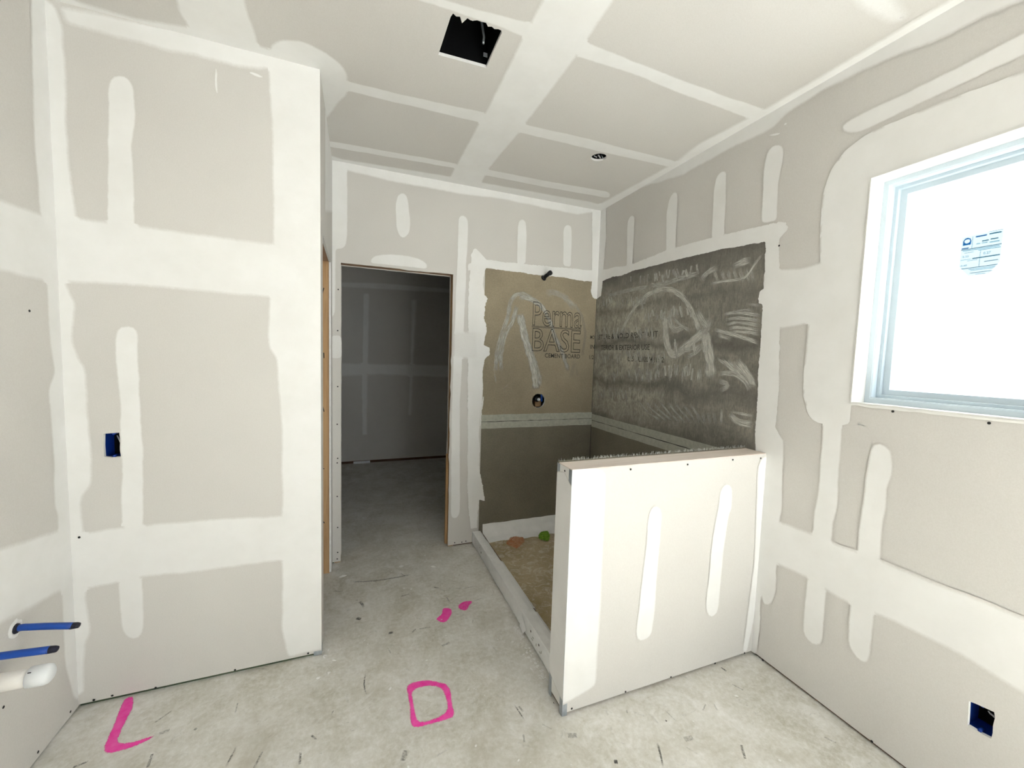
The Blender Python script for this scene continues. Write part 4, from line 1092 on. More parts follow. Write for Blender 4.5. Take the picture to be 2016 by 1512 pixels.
def tube(name, path, r, mt, parent=None, seg=12, caps=True):
    verts, faces = [], []
    n = len(path)
    rr = r if isinstance(r, (list, tuple)) else [r] * n
    path = [Vector(p) for p in path]
    prev = None
    for i in range(n):
        t = (path[min(n - 1, i + 1)] - path[max(0, i - 1)]).normalized()
        ref = prev if prev is not None else (Vector((0, 0, 1)) if abs(t.z) < .9 else Vector((1, 0, 0)))
        a = (ref - t * ref.dot(t)).normalized(); b = t.cross(a); prev = a
        for k in range(seg):
            an = 6.2831853 * k / seg
            verts.append(path[i] + (a * math.cos(an) + b * math.sin(an)) * rr[i])
    for i in range(n - 1):
        for k in range(seg):
            k2 = (k + 1) % seg
            faces.append((i * seg + k, i * seg + k2, (i + 1) * seg + k2, (i + 1) * seg + k))
    if caps:
        faces.append(tuple(range(seg))[::-1]); faces.append(tuple((n - 1) * seg + k for k in range(seg)))
    o = mesh(name, verts, faces, mt, parent, smooth=True)
    return o

SCREW_ME = None
def screws(pl, parent, base, only=None):
    global SCREW_ME
    f = PLANE[pl]
    for u, v in SCREWS[pl]:
        c = f(u, v, -base)
        nrm = (f(u, v, -1) - f(u, v, 0))
        if SCREW_ME is None:
            vv = [(.0046 * math.cos(6.2832 * i / 10), .0046 * math.sin(6.2832 * i / 10), 0) for i in range(10)]
            vv += [(x * .9, y * .9, .0008) for x, y, z in vv] + [(0, 0, .0002)]
            ff = [(i, (i + 1) % 10, 10 + (i + 1) % 10, 10 + i) for i in range(10)] + [(10 + i, 10 + (i + 1) % 10, 20) for i in range(10)]
            SCREW_ME = bpy.data.meshes.new('drywall_screw'); SCREW_ME.from_pydata(vv, [], ff); SCREW_ME.materials.append(M['screw'])
        o = bpy.data.objects.new('drywall_screw', SCREW_ME)
        o.rotation_mode = 'QUATERNION'
        o.rotation_quaternion = Vector((0, 0, 1)).rotation_difference(nrm)
        o.location = c - wloc(parent)
        o.parent = parent
        COL.objects.link(o)

def lettering(name, text, pl, u0, u1, v0, v1, parent, base, outline=0.0, bold=0.0):
    """printed words fitted to a rectangle on a surface (u0 is where the line begins)"""
    cu = bpy.data.curves.new('lettering', 'FONT')
    cu.body = text
    cu.resolution_u = 3
    if outline:
        cu.fill_mode = 'NONE'; cu.bevel_depth = outline; cu.bevel_resolution = 0
    elif bold:
        cu.offset = bold
    to = bpy.data.objects.new('lettering', cu)
    COL.objects.link(to)
    dg = bpy.context.evaluated_depsgraph_get(); dg.update()
    me = bpy.data.meshes.new_from_object(to.evaluated_get(dg))
    bpy.data.objects.remove(to, do_unlink=True)
    xs = [v.co.x for v in me.vertices]; ys = [v.co.y for v in me.vertices]
    x0, x1, y0, y1 = min(xs), max(xs), min(ys), max(ys)
    f = PLANE[pl]; off = wloc(parent)
    for v in me.vertices:
        a = (v.co.x - x0) / (x1 - x0); b = (v.co.y - y0) / (y1 - y0)
        dz = v.co.z * .001
        v.co = f(u0 + (u1 - u0) * a, v0 + (v1 - v0) * b, -(base + max(0, dz))) - off
    at = me.attributes.new('cover', 'FLOAT', 'POINT'); at.data.foreach_set('value', [.8] * len(me.vertices))
    me.materials.clear()
    o = link(name, me, M['ink'], parent)
    return o

BOUND = {'A': (YBACK, YB, .012, H), 'B': (XA, XC, .012, H), 'C': (YB, YD, .012, H), 'D': (XC, XE, .012, H), 'E': (YBACK, YD, .012, H),
         'T': (XA, XE, YBACK, YD), 'F': (XF, XE, .012, HF), 'R': (XA, 1.35, 0, H), 'Z': (XA, XE, -1.9, YD), 'S': (.94, XE - .01, YF + TF, YD - .03)}
LABELS = {'spray_paint_mark': ['hot pink sprayed corner mark by the closet wall', 'hot pink sprayed square outline on the concrete', 'hot pink paint blot on the concrete', 'faint pink paint blot on the concrete'], 'spray_paint_mark_n': 0,
          'paint_spot_orange': ['orange paint blot on the shower floor'], 'paint_spot_orange_n': 0, 'paint_spot_green': ['green paint blot on the shower floor'], 'paint_spot_green_n': 0}
def coats(pl, parent, base, mats, bounds=None):
    for i, it in enumerate(PATCHES[pl]):
        kind, fe, ji, st, pts = it[:5]
        ragged = kind == 'board_tape'
        mt = M['compound_ragged'] if ragged else M.get(mats.get(kind, ''), M['compound'])
        others = [] if (ragged or kind in mats) else [jt[4] for k, jt in enumerate(PATCHES[pl]) if k != i]
        hole = it[5] if len(it) > 5 else None
        bd = it[6] if len(it) > 6 else (bounds or BOUND[pl])
        o = coat(kind, pl, fe, ji, st, pts, mt, parent, bd, base, hole, i, others)
        if kind in LABELS:
            o['label'] = LABELS[kind][min(LABELS[kind + '_n'], len(LABELS[kind]) - 1)]; LABELS[kind + '_n'] += 1

def structure(o):
    o['kind'] = 'structure'
    return o

WALL = [M['drywall'], M['gypsum']]
rnd = random.Random(7)
# ------------------------------------------------------------------ floor and ceiling
floor = structure(mesh('floor', boxv(-1.4, 2.3, -2.2, 5.9, -.12, 0), BOXF, M['concrete']))
fan_hole = [(.310, 1.765), (.517, 1.7575), (.5165, 1.62), (.516, 1.552)]
for i in range(15):                       # the near edge is broken away unevenly
    t = i / 14
    fan_hole.append((.512 - t * .19, 1.545 + .006 * rnd.uniform(-1, 1) + (.03 if i == 11 else 0) - (.014 if 4 < i < 8 else 0)))
fan_hole.append((.317, 1.56))
can_hole = circ(1.393, 2.213, .047, 28, .04)
ceiling = structure(slab('ceiling', 'T', rect(-1.4, 2.3, -2.2, 5.9), [fan_hole, can_hole], DT, WALL))
coats('T', ceiling, .0006, {})

# ------------------------------------------------------------------ left wall
wall_left = structure(slab('wall_left', 'A', rect(YBACK - .1, 5.8, .010, H), [], DT, WALL))
box('bottom_plate', XA - .1, XA - .0128, YBACK, 5.8, 0, .04, M['plate'], wall_left)
coats('A', wall_left, .0006, {})
screws('A', wall_left, .0012)

# ------------------------------------------------------------------ closet front wall with the outlet
boxB = [(-.9535, 1.045), (-.93, 1.040), (-.897, 1.042), (-.8945, 1.07), (-.8935, 1.09), (-.8965, 1.102), (-.8945, 1.115), (-.8955, 1.137), (-.9035, 1.141), (-.93, 1.140), (-.9525, 1.1385), (-.9545, 1.09)]
wall_center = structure(slab('wall_center', 'B', rect(XA, XC, .016, H), [boxB], DT, WALL))
box('bottom_plate', XA, XC - .02, YB + .0128, YB + .1, 0, .04, M['plate_green'], wall_center)
box('stud', XC - .06, XC - .014, YB + .0128, YB + .1, .04, H - .001, M['stud'], wall_center)
box('corner_bead', XC - .035, XC + .0008, YB - .0006, YB + .03, .004, .045, M['zinc'], wall_center)
coats('B', wall_center, .0006, {})
screws('B', wall_center, .004)

# ------------------------------------------------------------------ return wall with its doorway
CY0, CY1, CZ = 2.19, 2.845, 2.064
wall_return = structure(slab('wall_return', 'C', [(YB + DT, .01), (CY0, .01), (CY0, CZ), (CY1, CZ), (CY1, .01), (YD, .01), (YD, H), (YB + DT, H)], [], DT, WALL))
slab('drywall_sheet', 'C', [(YB + .11, .01), (CY0, .01), (CY0, CZ), (CY1, CZ), (CY1, .01), (YD, .01), (YD, H), (YB + .11, H)], [], DT, WALL, wall_return, DT + STUD)
coats('C', wall_return, .0006, {})
door_1 = structure(box('door_1', XC - DT - STUD, XC - DT, CY1 + .006, CY1 + .044, .0, H - .01, M['stud']))
door_1['label'] = 'bare pine framing of the doorless opening beside the white closet corner'
box('header', XC - DT - STUD, XC - DT, CY0, CY1 + .005, CZ + .004, CZ + .04, M['header'], door_1)
box('stud', XC - DT - STUD, XC - DT, CY0 - .044, CY0 - .004, 0, H - .01, M['stud'], door_1)
box('bottom_plate', XC - DT - STUD, XC - DT, CY1 + .045, YD, 0, .03, M['plate_green'], door_1)
for z in (.35, .72, 1.1, 1.45, 1.9):
    tube('nail_head', [(XC - DT - .03 - .03 * rnd.random(), CY1 + .0055, z + rnd.uniform(-.05, .05)), (XC - DT - .03, CY1 + .007, z)], .003, M['screw'], door_1, 8)

# ------------------------------------------------------------------ back wall: doorway and shower end
VU, VZ, VR = 1.393, 1.140, .058
def ragged_door():
    p = [(XC - .02, .012), (XDL, .012)]
    for i in range(1, 42):
        p.append((XDL + rnd.uniform(-.001, .0045), .012 + (ZD - .02) * i / 42))
    p.append((XDL, ZD))
    for i in range(1, 16):
        t = i / 16
        p.append((XDL + (XDR - XDL) * t, ZD - (rnd.uniform(0, .006) if .5 < t < .85 else 0)))
    p += [(XDR, ZD)]
    for i in range(1, 42):
        z = ZD - (ZD - .012) * i / 42
        p.append((XDR - (rnd.uniform(0, .008) if .45 < z < 1.5 else rnd.uniform(0, .001)), z))
    p += [(XDR, .012), (XE, .012), (XE, H), (XC - .02, H)]
    return p
valve_hole = circ(VU, VZ, VR, 26, .05)
wall_back = structure(slab('wall_back', 'D', ragged_door(), [valve_hole], DT, WALL))
slab('drywall_sheet', 'D', [(XA, .012), (XDL, .012), (XDL, ZD), (XDR, ZD), (XDR, .012), (XE, .012), (XE, H), (XA, H)], [], DT, WALL, wall_back, DT + STUD)
box('bottom_plate', XDR + .045, XE, YD + DT, YD + DT + STUD, 0, .03, M['plate'], wall_back)
box('bottom_plate', XC - .1, XDL - .045, YD + DT, YD + DT + STUD, 0, .03, M['plate_green'], wall_back)
door_2 = structure(box('door_2', XDR + .004, XDR + .042, YD + DT, YD + DT + STUD, 0, ZD + .004, M['stud']))
door_2['label'] = 'rough pine framed doorway into the dark hallway'
box('stud', XDL - .042, XDL - .003, YD + DT, YD + DT + STUD, 0, ZD + .004, M['stud'], door_2)
box('header', XDL - .042, XDR + .042, YD + DT, YD + DT + STUD, ZD + .005, ZD + .09, M['header'], door_2)
box('trim_strip', XDR - .012, XDR + .0035, YD + .06, YD + .085, 0, .72, M['stud'], door_2)

# ------------------------------------------------------------------ right wall with the window opening and outlet
boxE = [(.6075, .3945), (.59, .399), (.57, .4025), (.5515, .4055), (.5485, .39), (.5505, .36), (.5495, .335), (.551, .314), (.575, .311), (.6042, .311), (.6055, .35)]
wall_right = structure(slab('wall_right', 'E', rect(YBACK - .1, 5.8, .014, H), [rect(YW0, YW1, ZW0, ZW1), boxE], DT, WALL))
box('bottom_plate', XE + .0128, XE + .1, YBACK, 5.8, 0, .04, M['plate'], wall_right)

# ------------------------------------------------------------------ unseen sides that close the rooms
structure(slab('wall_behind', 'BACK', rect(-1.4, 2.3, 0, H), [rect(WX0, WX1, WZ0, WZ1)], DT, WALL))
rear_fill_window = structure(box('rear_fill_window', WX0, WX1, YBACK - .09, YBACK - .086, WZ0, WZ1, M['glass']))  # added opening out of view, lets fill light in
for a_, b_, c_, d_ in ((WX0, WX0 + .04, WZ0, WZ1), (WX1 - .04, WX1, WZ0, WZ1), (WX0, WX1, WZ0, WZ0 + .04), (WX0, WX1, WZ1 - .04, WZ1), ((WX0 + WX1) / 2 - .025, (WX0 + WX1) / 2 + .025, WZ0, WZ1)):
    box('window_frame', a_, b_, YBACK - .11, YBACK - .05, c_, d_, M['vinyl'], rear_fill_window)
wall_far = structure(slab('wall_far', 'R', rect(-1.4, 2.3, .035, H), [], DT, WALL))
box('bottom_plate', -1.4, 2.3, YR + .0128, YR + .1, 0, .045, M['plate'], wall_far)
coats('R', wall_far, .0008, {})
structure(box('wall_hallway', 1.35, 1.36, YD + .12, YR, 0, H, M['drywall']))

# ------------------------------------------------------------------ cement boards in the shower
BZ0, BJ, BZ1, BU0 = .06, .978, 2.165, .905
VB = .0011
def board(name, pl, loop, holes, mt, parent, label):
    o = slab(name, pl, loop, holes, .0008, [mt, M['board_edge']], parent, -VB)
    o['label'] = label
    return o
bd_up = board('cement_board', 'D', rect(BU0, XE, BJ + .0015, BZ1), [circ(VU, VZ, VR * 1.01, 26, .05)], M['board_back'], wall_back, 'tan cement board with outlined lettering above the seam on the back wall')
bd_lo = board('cement_board', 'D', rect(BU0, XE, BZ0, BJ - .0015), [], M['board_shaded'], wall_back, 'plain cement board tinted dark for shade below the seam on the back wall')
YS0 = YF + TF
be_up = board('cement_board', 'E', rect(1.43, YD, BJ - .0135, BZ1), [], M['board_side'], wall_right, 'dark cement board covered with pale brushed smears above the seam')
be_lo = board('cement_board', 'E', rect(YS0, YD, BZ0, BJ - .0165), [], M['board_shaded'], wall_right, 'plain cement board tinted dark for shade below the seam on the window wall')
def strip_loop(u0, u1, va, vb):
    n = 26
    return [(u0 + (u1 - u0) * i / n, va + rnd.uniform(-.0015, .0015)) for i in range(n + 1)] + [(u1 - (u1 - u0) * i / n, vb + rnd.uniform(-.0015, .0015)) for i in range(n + 1)]
for pl, par_u, par_l, u0, u1, dz in (('D', bd_up, bd_lo, BU0, XE, 0), ('E', be_up, be_lo, 1.43, YD, -.015)):
    lo0 = YS0 if pl == 'E' else u0
    slab('edge_strip', pl, strip_loop(u0, u1, BJ + .002 + dz, BJ + .056 + dz), [], .0004, M['board_edge'] and [M['board_edge']] * 2, par_u, -VB - .0004)
    slab('edge_strip', pl, strip_loop(lo0, u1, BJ - .055 + dz, BJ - .002 + dz), [], .0004, [M['board_edge']] * 2, par_l, -VB - .0004)
    slab('seam', pl, rect(lo0, u1 - .002, BJ - .003 + dz, BJ + .0025 + dz), [], .0003, [M['seam']] * 2, par_u, -VB - .0002)
slab('corner_seam', 'D', rect(XE - .0055, XE - .0012, BZ0, BZ1), [], .0003, [M['seam']] * 2, bd_up, -VB - .0002)
# thinset smears
ribbons('thinset_smear', 'D', STROKES['D'], M['thinset'], bd_up, VB + .0003, (BU0, XE, BJ + .06, BZ1))
ribbons('thinset_smear', 'E', STROKES['E'], M['thinset'], be_up, VB + .0003, (1.45, YD, BJ + .045, BZ1))
# printing on the boards
TX = VB + .0006
lettering('printed_lettering', 'Perma', 'D', 1.315, 1.769, 1.752, 1.945, bd_up, TX, outline=.010)
lettering('printed_lettering', 'BASE', 'D', 1.318, 1.766, 1.545, 1.735, bd_up, TX, outline=.010)
for a in (1.739, 1.747):
    o = slab('printed_rule', 'D', rect(1.311, 1.769, a, a + .0035), [], .0001, [M['ink']] * 2, bd_up, -TX)
    at = o.data.attributes.new('cover', 'FLOAT', 'POINT'); at.data.foreach_set('value', [.85] * len(o.data.vertices))
lettering('printed_lettering', 'CEMENT BOARD', 'D', 1.437, 1.768, 1.497, 1.533, bd_up, TX, bold=.012)
lettering('printed_lettering', 'MO', 'D', 1.862, 1.905, 1.668, 1.700, bd_up, TX, bold=.012)
lettering('printed_lettering', 'IN', 'D', 1.866, 1.908, 1.585, 1.620, bd_up, TX, bold=.012)
lettering('printed_lettering', '1/2', 'D', 1.862, 1.905, 1.495, 1.530, bd_up, TX, bold=.012)
lettering('printed_lettering', 'ISTURE & MOLD RESISTANT', 'E', 2.93, 2.195, 1.664, 1.704, be_up, TX, bold=.012)
lettering('printed_lettering', 'TERIOR & EXTERIOR USE', 'E', 2.87, 2.27, 1.574, 1.614, be_up, TX, bold=.012)
lettering('printed_lettering', 'CL5 0921/2024 10:32', 'E', 2.51, 2.125, 1.488, 1.526, be_up, TX, bold=.012)

coats('D', wall_back, .0024, {})
coats('E', wall_right, .0024, {})
screws('D', wall_back, .0040)
screws('E', wall_right, .0040)

# ------------------------------------------------------------------ window
window = bpy.data.objects.new('window_1', None); COL.objects.link(window)
window.location = (XE, (YW0 + YW1) / 2, ZW0)
structure(window)
window['label'] = 'white vinyl window in a deep drywall opening in the right wall'
def ring(name, prof, mt, parent):
    """profile of (depth, inset) swept round the window opening"""
    vs_, fs = [], []
    for d, w in prof:
        for y, z in ((YW1 - w, ZW0 + w), (YW1 - w, ZW1 - w), (YW0 + w, ZW1 - w), (YW0 + w, ZW0 + w)):
            vs_.append((XE + d, y, z))
    for i in range(len(prof) - 1):
        for k in range(4):
            j = (k + 1) % 4
            fs.append((i * 4 + k, i * 4 + j, i * 4 + 4 + j, i * 4 + 4 + k))
    return mesh(name, vs_, fs, mt, parent)
# drywall returns, one board a side
box('return_board', XE - .0062, XE + .09, YW0 - .003, YW1 + .003, ZW1 - .0006, ZW1 + .003, M['compound_solid'], window)
box('return_board', XE - .0062, XE + .09, YW1 - .0006, YW1 + .003, ZW0 - .002, ZW1 - .0007, M['compound_solid'], window)
box('return_board', XE - .0062, XE + .09, YW0 - .003, YW0 + .0006, ZW0 - .002, ZW1 - .0007, M['compound_solid'], window)
box('sill_board', XE + .0005, XE + .09, YW0 - .0127, YW1 + .0127, ZW0 - .0127, ZW0, M['compound_solid'], window)
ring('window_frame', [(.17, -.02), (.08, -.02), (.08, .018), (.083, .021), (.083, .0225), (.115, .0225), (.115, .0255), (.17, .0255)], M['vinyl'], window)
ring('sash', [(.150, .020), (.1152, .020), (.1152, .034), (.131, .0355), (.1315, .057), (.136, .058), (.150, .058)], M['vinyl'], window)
box('pane', XE + .138, XE + .142, YW0 + .05, YW1 - .05, ZW0 + .05, ZW1 - .05, M['glass'], window)
# torn paper edge of drywall under the sill
for k, (dz, dd) in enumerate(((-.004, .002), (-.010, .004))):
    pts_t, pts_b = [], []
    for i in range(61):
        y = YW1 - .002 - i * .0145
        pts_t.append((y, ZW0 + dz + .006 + .003 * noise.noise(Vector((i * .35, k, 0)))))
        pts_b.append((y, ZW0 + dz - .002 + .004 * noise.noise(Vector((i * .3, k, 4)))))
    slab('torn_edge', 'E', pts_t + pts_b[::-1], [], .003, [M['compound_solid']] * 2, window, -.004 - dd)

# label on the glass
stk = empty('window_sticker', (XE + .1365, .75, 1.835), 'small rectangular energy rating sticker with blue print on the window glass', 'sticker')
GX = XE + .1365
f_s = lambda u, v, d: Vector((GX - d, u, v))
PLANE['K'] = f_s
S0, S1, SZ0, SZ1 = .797, .697, 1.838, 1.985
film_o = slab('film', 'K', [(S0, 1.875), (S0 + .0, SZ1 - .004), (S1, SZ1), (S1, 1.875), (.72, SZ0), (.77, SZ0)], [], .0002, [M['film']] * 2, stk)
def sk_rect(name, a, b, z0, z1, mt, d=.0004):
    u = lambda t: S0 + (S1 - S0) * t
    w = lambda t: SZ1 + (SZ0 - SZ1) * t
    slab(name, 'K', rect(u(a), u(b), w(z1), w(z0)), [], .0001, [mt] * 2, film_o, -d)
for a, b, z0, z1, mm in ((0.02, .20, .30, .325, 'film_blue'), (.27, .285, .06, .34, 'film_pale'), (.0, 1, .335, .352, 'film_ink'), (.35, .62, .06, .09, 'film_blue'), (.68, .96, .05, .08, 'film_ink'),
                        (.65, 1, 0, .012, 'film_ink'), (.52, .68, .19, .215, 'film_ink'), (.72, .90, .18, .205, 'film_ink'), (.38, .48, .24, .26, 'film_pale'), (.52, .66, .24, .26, 'film_pale'), (.70, .94, .25, .275, 'film_pale'),
                        (.06, .95, .365, .385, 'film_pale'), (.45, .98, .40, .418, 'film_pale'), (.10, .34, .42, .432, 'film_pale'), (.5, .512, .42, .80, 'film_pale'),
                        (.02, .28, .585, .597, 'film_pale'), (.32, .98, .575, .60, 'film_ink'), (.2, .45, .62, .632, 'film_pale'), (.62, .95, .69, .705, 'film_ink'), (0, 1, .80, .815, 'film_ink'),
                        (.25, .95, .835, .85, 'film_pale'), (.3, .93, .865, .88, 'film_pale'), (.3, .92, .93, .942, 'film_ink'), (.44, .68, .972, .985, 'film_pale')):
    sk_rect('print_line', a, b, z0, z1, M[mm])
o = slab('print_logo', 'K', [(S0 - .004, 1.950), (S0 - .004, 1.965), (S0 - .008, 1.974), (S0 - .015, 1.976), (S0 - .022, 1.972), (S0 - .025, 1.963), (S0 - .024, 1.950)],
         [circ(S0 - .0145, 1.9635, .0075, 14)], .0001, [M['film_blue']] * 2, film_o, -.0004)
def sk_text(t, a, b, z0, z1):
    u = lambda q_: S0 + (S1 - S0) * q_
    w = lambda q_: SZ1 + (SZ0 - SZ1) * q_
    o = lettering('print_number', t, 'K', u(a), u(b), w(z1), w(z0), film_o, .0006, bold=.02)
    o.data.materials.clear(); o.data.materials.append(M['film_ink'])
sk_text('0.27', .58, .76, .47, .53)
sk_text('0.33', .06, .22, .49, .54)
sk_text('0.49', .04, .20, .71, .755)

# ------------------------------------------------------------------ half wall in front of the shower
half = empty('half_wall', ((XF + XE) / 2, YF + TF / 2, 0), 'white drywall half wall with a raw wooden top closing off the shower', 'half wall')
half['kind'] = 'thing'
sheet = slab('drywall_sheet', 'F', rect(XF + .0, XE - .001, .014, HF - .004), [], DT, WALL, half)
end_o = slab('end_sheet', 'G', rect(YF + .0005, YF + TF - .011, .03, HF - .004), [], DT, [M['compound_solid'], M['gypsum']], half)
box('bottom_plate', XF + .03, XE, YF + DT + .0005, YF + TF - .013, 0, .04, M['plate'], half)
box('end_stud', XF + DT + .001, XF + .05, YF + DT + .001, YF + TF - .0125, .0, HF - .03, M['plate'], half)
# raw top board, slightly rough along its front edge
tv, tf = [], []
nx = 40
for i in range(nx + 1):
    x = XF + .001 + (XE - .002 - XF) * i / nx
    j = .0015 * noise.noise(Vector((i * .7, 0, 0)))
    for y, z in ((YF + .002 + j, HF - .03), (YF + .002 + j, HF - .0005 + j), (YF + TF - .0125, HF), (YF + TF - .0125, HF - .03)):
        tv.append((x, y, z))
for i in range(nx):
    for k in range(4):
        j = (k + 1) % 4
        tf.append((i * 4 + k, i * 4 + j, i * 4 + 4 + j, i * 4 + 4 + k))
tf += [(0, 1, 2, 3), (nx * 4 + 3, nx * 4 + 2, nx * 4 + 1, nx * 4)]
mesh('top_plate', tv, tf, M['top_plate'], half)
box('cement_board', XF + .001, XE - .001, YF + TF - .0118, YF + TF, .02, HF + .004, M['board_shaded'], half)
def bead(y, sgn):
    return box('corner_bead', XF - .0008, XF + .026, y, y + .0015, .003, HF - .006, M['zinc'], half)
box('corner_bead', XF - .0012, XF + .022, YF - .0012, YF + .0002, .002, HF - .003, M['zinc'], half)
box('corner_bead', XF - .0012, XF + .0, YF - .0008, YF + .024, .002, HF - .003, M['zinc'], half)
box('corner_bead', XF - .0012, XF + .0, YF + TF - .024, YF + TF - .001, .002, HF - .003, M['zinc'], half)
# compound over the beads on the end, bare metal left at the bottom and top
coat('corner_compound', 'G', .006, .002, 1.0, [(YF - .05, .075), (YF + .03, .072), (YF + .07, .085), (YF + TF + .03, .115), (YF + TF + .03, HF - .05), (YF + .10, HF - .035), (YF + .055, HF - .02), (YF + .03, HF - .05), (YF + .012, HF - .065), (YF - .05, HF - .07)],
     M['compound'], end_o, (YF - .0013, YF + TF - .001, .03, HF - .004), .0015)
coats('F', sheet, .0016, {})
screws('F', sheet, .0026)
screws('G', end_o, .0024)
# frayed mesh standing up from the cut cement board
fv, ff = [], []
r2 = random.Random(3)
for i in range(420):
    x = XF + .004 + (XE - XF - .01) * r2.random()
    hgt = r2.uniform(.003, .014); lean = r2.uniform(-.005, .005); y = YF + TF - r2.uniform(.0005, .010)
    w = r2.uniform(.0005, .0011)
    s = len(fv)
    fv += [(x - w, y, HF + .002), (x + w, y, HF + .002), (x + w * .5 + lean, y + r2.uniform(-.003, .003), HF + .004 + hgt), (x - w * .5 + lean, y, HF + .004 + hgt)]
    ff.append((s, s + 1, s + 2, s + 3))
fr = mesh('mesh_fray', fv, ff, M['fiber'], half); fr['kind'] = 'stuff'

# ------------------------------------------------------------------ shower floor, liner and curb
pan = empty('shower_floor', (1.42, 2.23, 0), 'tan mortar shower floor with white liner turned up at its edges', 'shower floor')
pan['kind'] = 'thing'
pv, pf = [], []
PX0, PX1, PY0, PY1 = .936, XE - .003, YF + TF + .003, YD - .003
NX, NY = 50, 74
for j in range(NY + 1):
    for i in range(NX + 1):
        x = PX0 + (PX1 - PX0) * i / NX; y = PY0 + (PY1 - PY0) * j / NY
        z = .048 + .004 * noise.noise(Vector((x * 5, y * 5, 0))) - .004
        pv.append((x, y, z))
for j in range(NY):
    for i in range(NX):
        a = j * (NX + 1) + i
        pf.append((a, a + 1, a + NX + 2, a + NX + 1))
mesh('mortar_bed', pv, pf, M['pan'], pan, smooth=True)
def cove(name, fn, n, height):
    vs_, fs = [], []
    prof = [(.12, .0445), (.085, .0505), (.05, .055), (.026, .064), (.012, .082), (.006, .105), (.0045, height), (.002, height)]
    for i in range(n + 1):
        for w, z in prof:
            wob = .004 * noise.noise(Vector((i * .3, w * 30, z * 9)))
            vs_.append(fn(i / n, w * (1 + .25 * noise.noise(Vector((i * .25, 3, 0)))) + abs(wob) * .3, z + (wob if z > .1 else 0)))
    k = len(prof)
    for i in range(n):
        for j in range(k - 1):
            fs.append((i * k + j, i * k + j + 1, (i + 1) * k + j + 1, (i + 1) * k + j))
    return mesh(name, vs_, fs, M['membrane_clean'], pan, smooth=True)
cove('liner_upstand', lambda t, w, z: (PX0 + (PX1 - PX0) * t, YD - .001 - w, z), 40, .150)
cove('liner_upstand', lambda t, w, z: (XE - .001 - w, PY0 + (PY1 - PY0) * t, z), 50, .150)
coats('S', pan, .0035, {'paint_spot_orange': 'orange', 'paint_spot_green': 'green'})

curb = empty('shower_curb', (.893, 2.23, 0), 'low white curb wrapped in loose liner along the shower edge', 'curb')
curb['kind'] = 'thing'
CX0, CX1, CH = .855, .930, .098
def wrap(name, y0, y1, off, mt, n, amp, seed, zlow=.004, flip=1):
    """liner folded over the curb: outer face, top, inner face"""
    prof = [(-off, zlow), (-off, .03), (-off, .065), (-off, CH - .006), (-off + .0015, CH + off - .001), (.008, CH + off), (.035, CH + off + .001), (.062, CH + off - .002), (.072 + off, CH + off - .008), (.075 + off, .07), (.075 + off, .04)]
    vs_, fs = [], []
    for i in range(n + 1):
        y = y0 + (y1 - y0) * i / n
        for k, (dx, z) in enumerate(prof):
            nz = noise.noise(Vector((y * 11, k * .6, seed))) + .5 * noise.noise(Vector((y * 31, k * 1.1, seed + 4)))
            e = 0
            if k == 0: e = abs(noise.noise(Vector((y * 40, seed, 2)))) * .008
            vs_.append((CX0 + dx + nz * amp * (.4 if k > 3 else 1), y, z + nz * amp * (.8 if k > 3 else 0) + e))
    k = len(prof)
    for i in range(n):
        for j in range(k - 1):
            fs.append((i * k + j, i * k + j + 1, (i + 1) * k + j + 1, (i + 1) * k + j))
    o = mesh(name, vs_, fs, mt, curb)
    return o
box('curb_core', CX0 + .004, CX1 - .003, YF + TF + .001, YD - .002, 0, CH - .004, M['plate'], curb)
wrap('liner_wrap', YF + TF + .002, YD - .003, .001, M['membrane'], 90, .0022, 1, .006)
wrap('liner_overlap', 1.93, 2.47, .0045, M['membrane_clean'], 40, .002, 5, .008)
wrap('liner_overlap', YF + TF + .002, 1.90, .0035, M['membrane'], 34, .0022, 9, .004)
# torn corner of the overlap hanging off the outer face
mesh('torn_flap', [(CX0 - .006, 1.935, .085), (CX0 - .007, 1.86, .035), (CX0 - .02, 1.875, .004), (CX0 - .012, 1.94, .006), (CX0 - .016, 1.90, .03)],
     [(0, 1, 4), (1, 2, 4), (2, 3, 4), (3, 0, 4)], M['membrane_clean'], curb)
# dark printed marks on the liner
for y, z, a, b in ((2.70, .058, .010, .013), (2.74, .078, .006, .004), (1.80, .070, .008, .010), (1.78, .04, .02, .003), (1.77, .055, .014, .003), (1.70, .066, .010, .009), (1.685, .038, .016, .003), (1.67, .05, .004, .012), (1.73, .045, .004, .012)):
    box('printed_mark', CX0 - .0085, CX0 - .0075, y - a / 2, y + a / 2, z - b / 2, z + b / 2, M['board_side'] if b > .008 and a > .007 else M['board_edge'], curb)

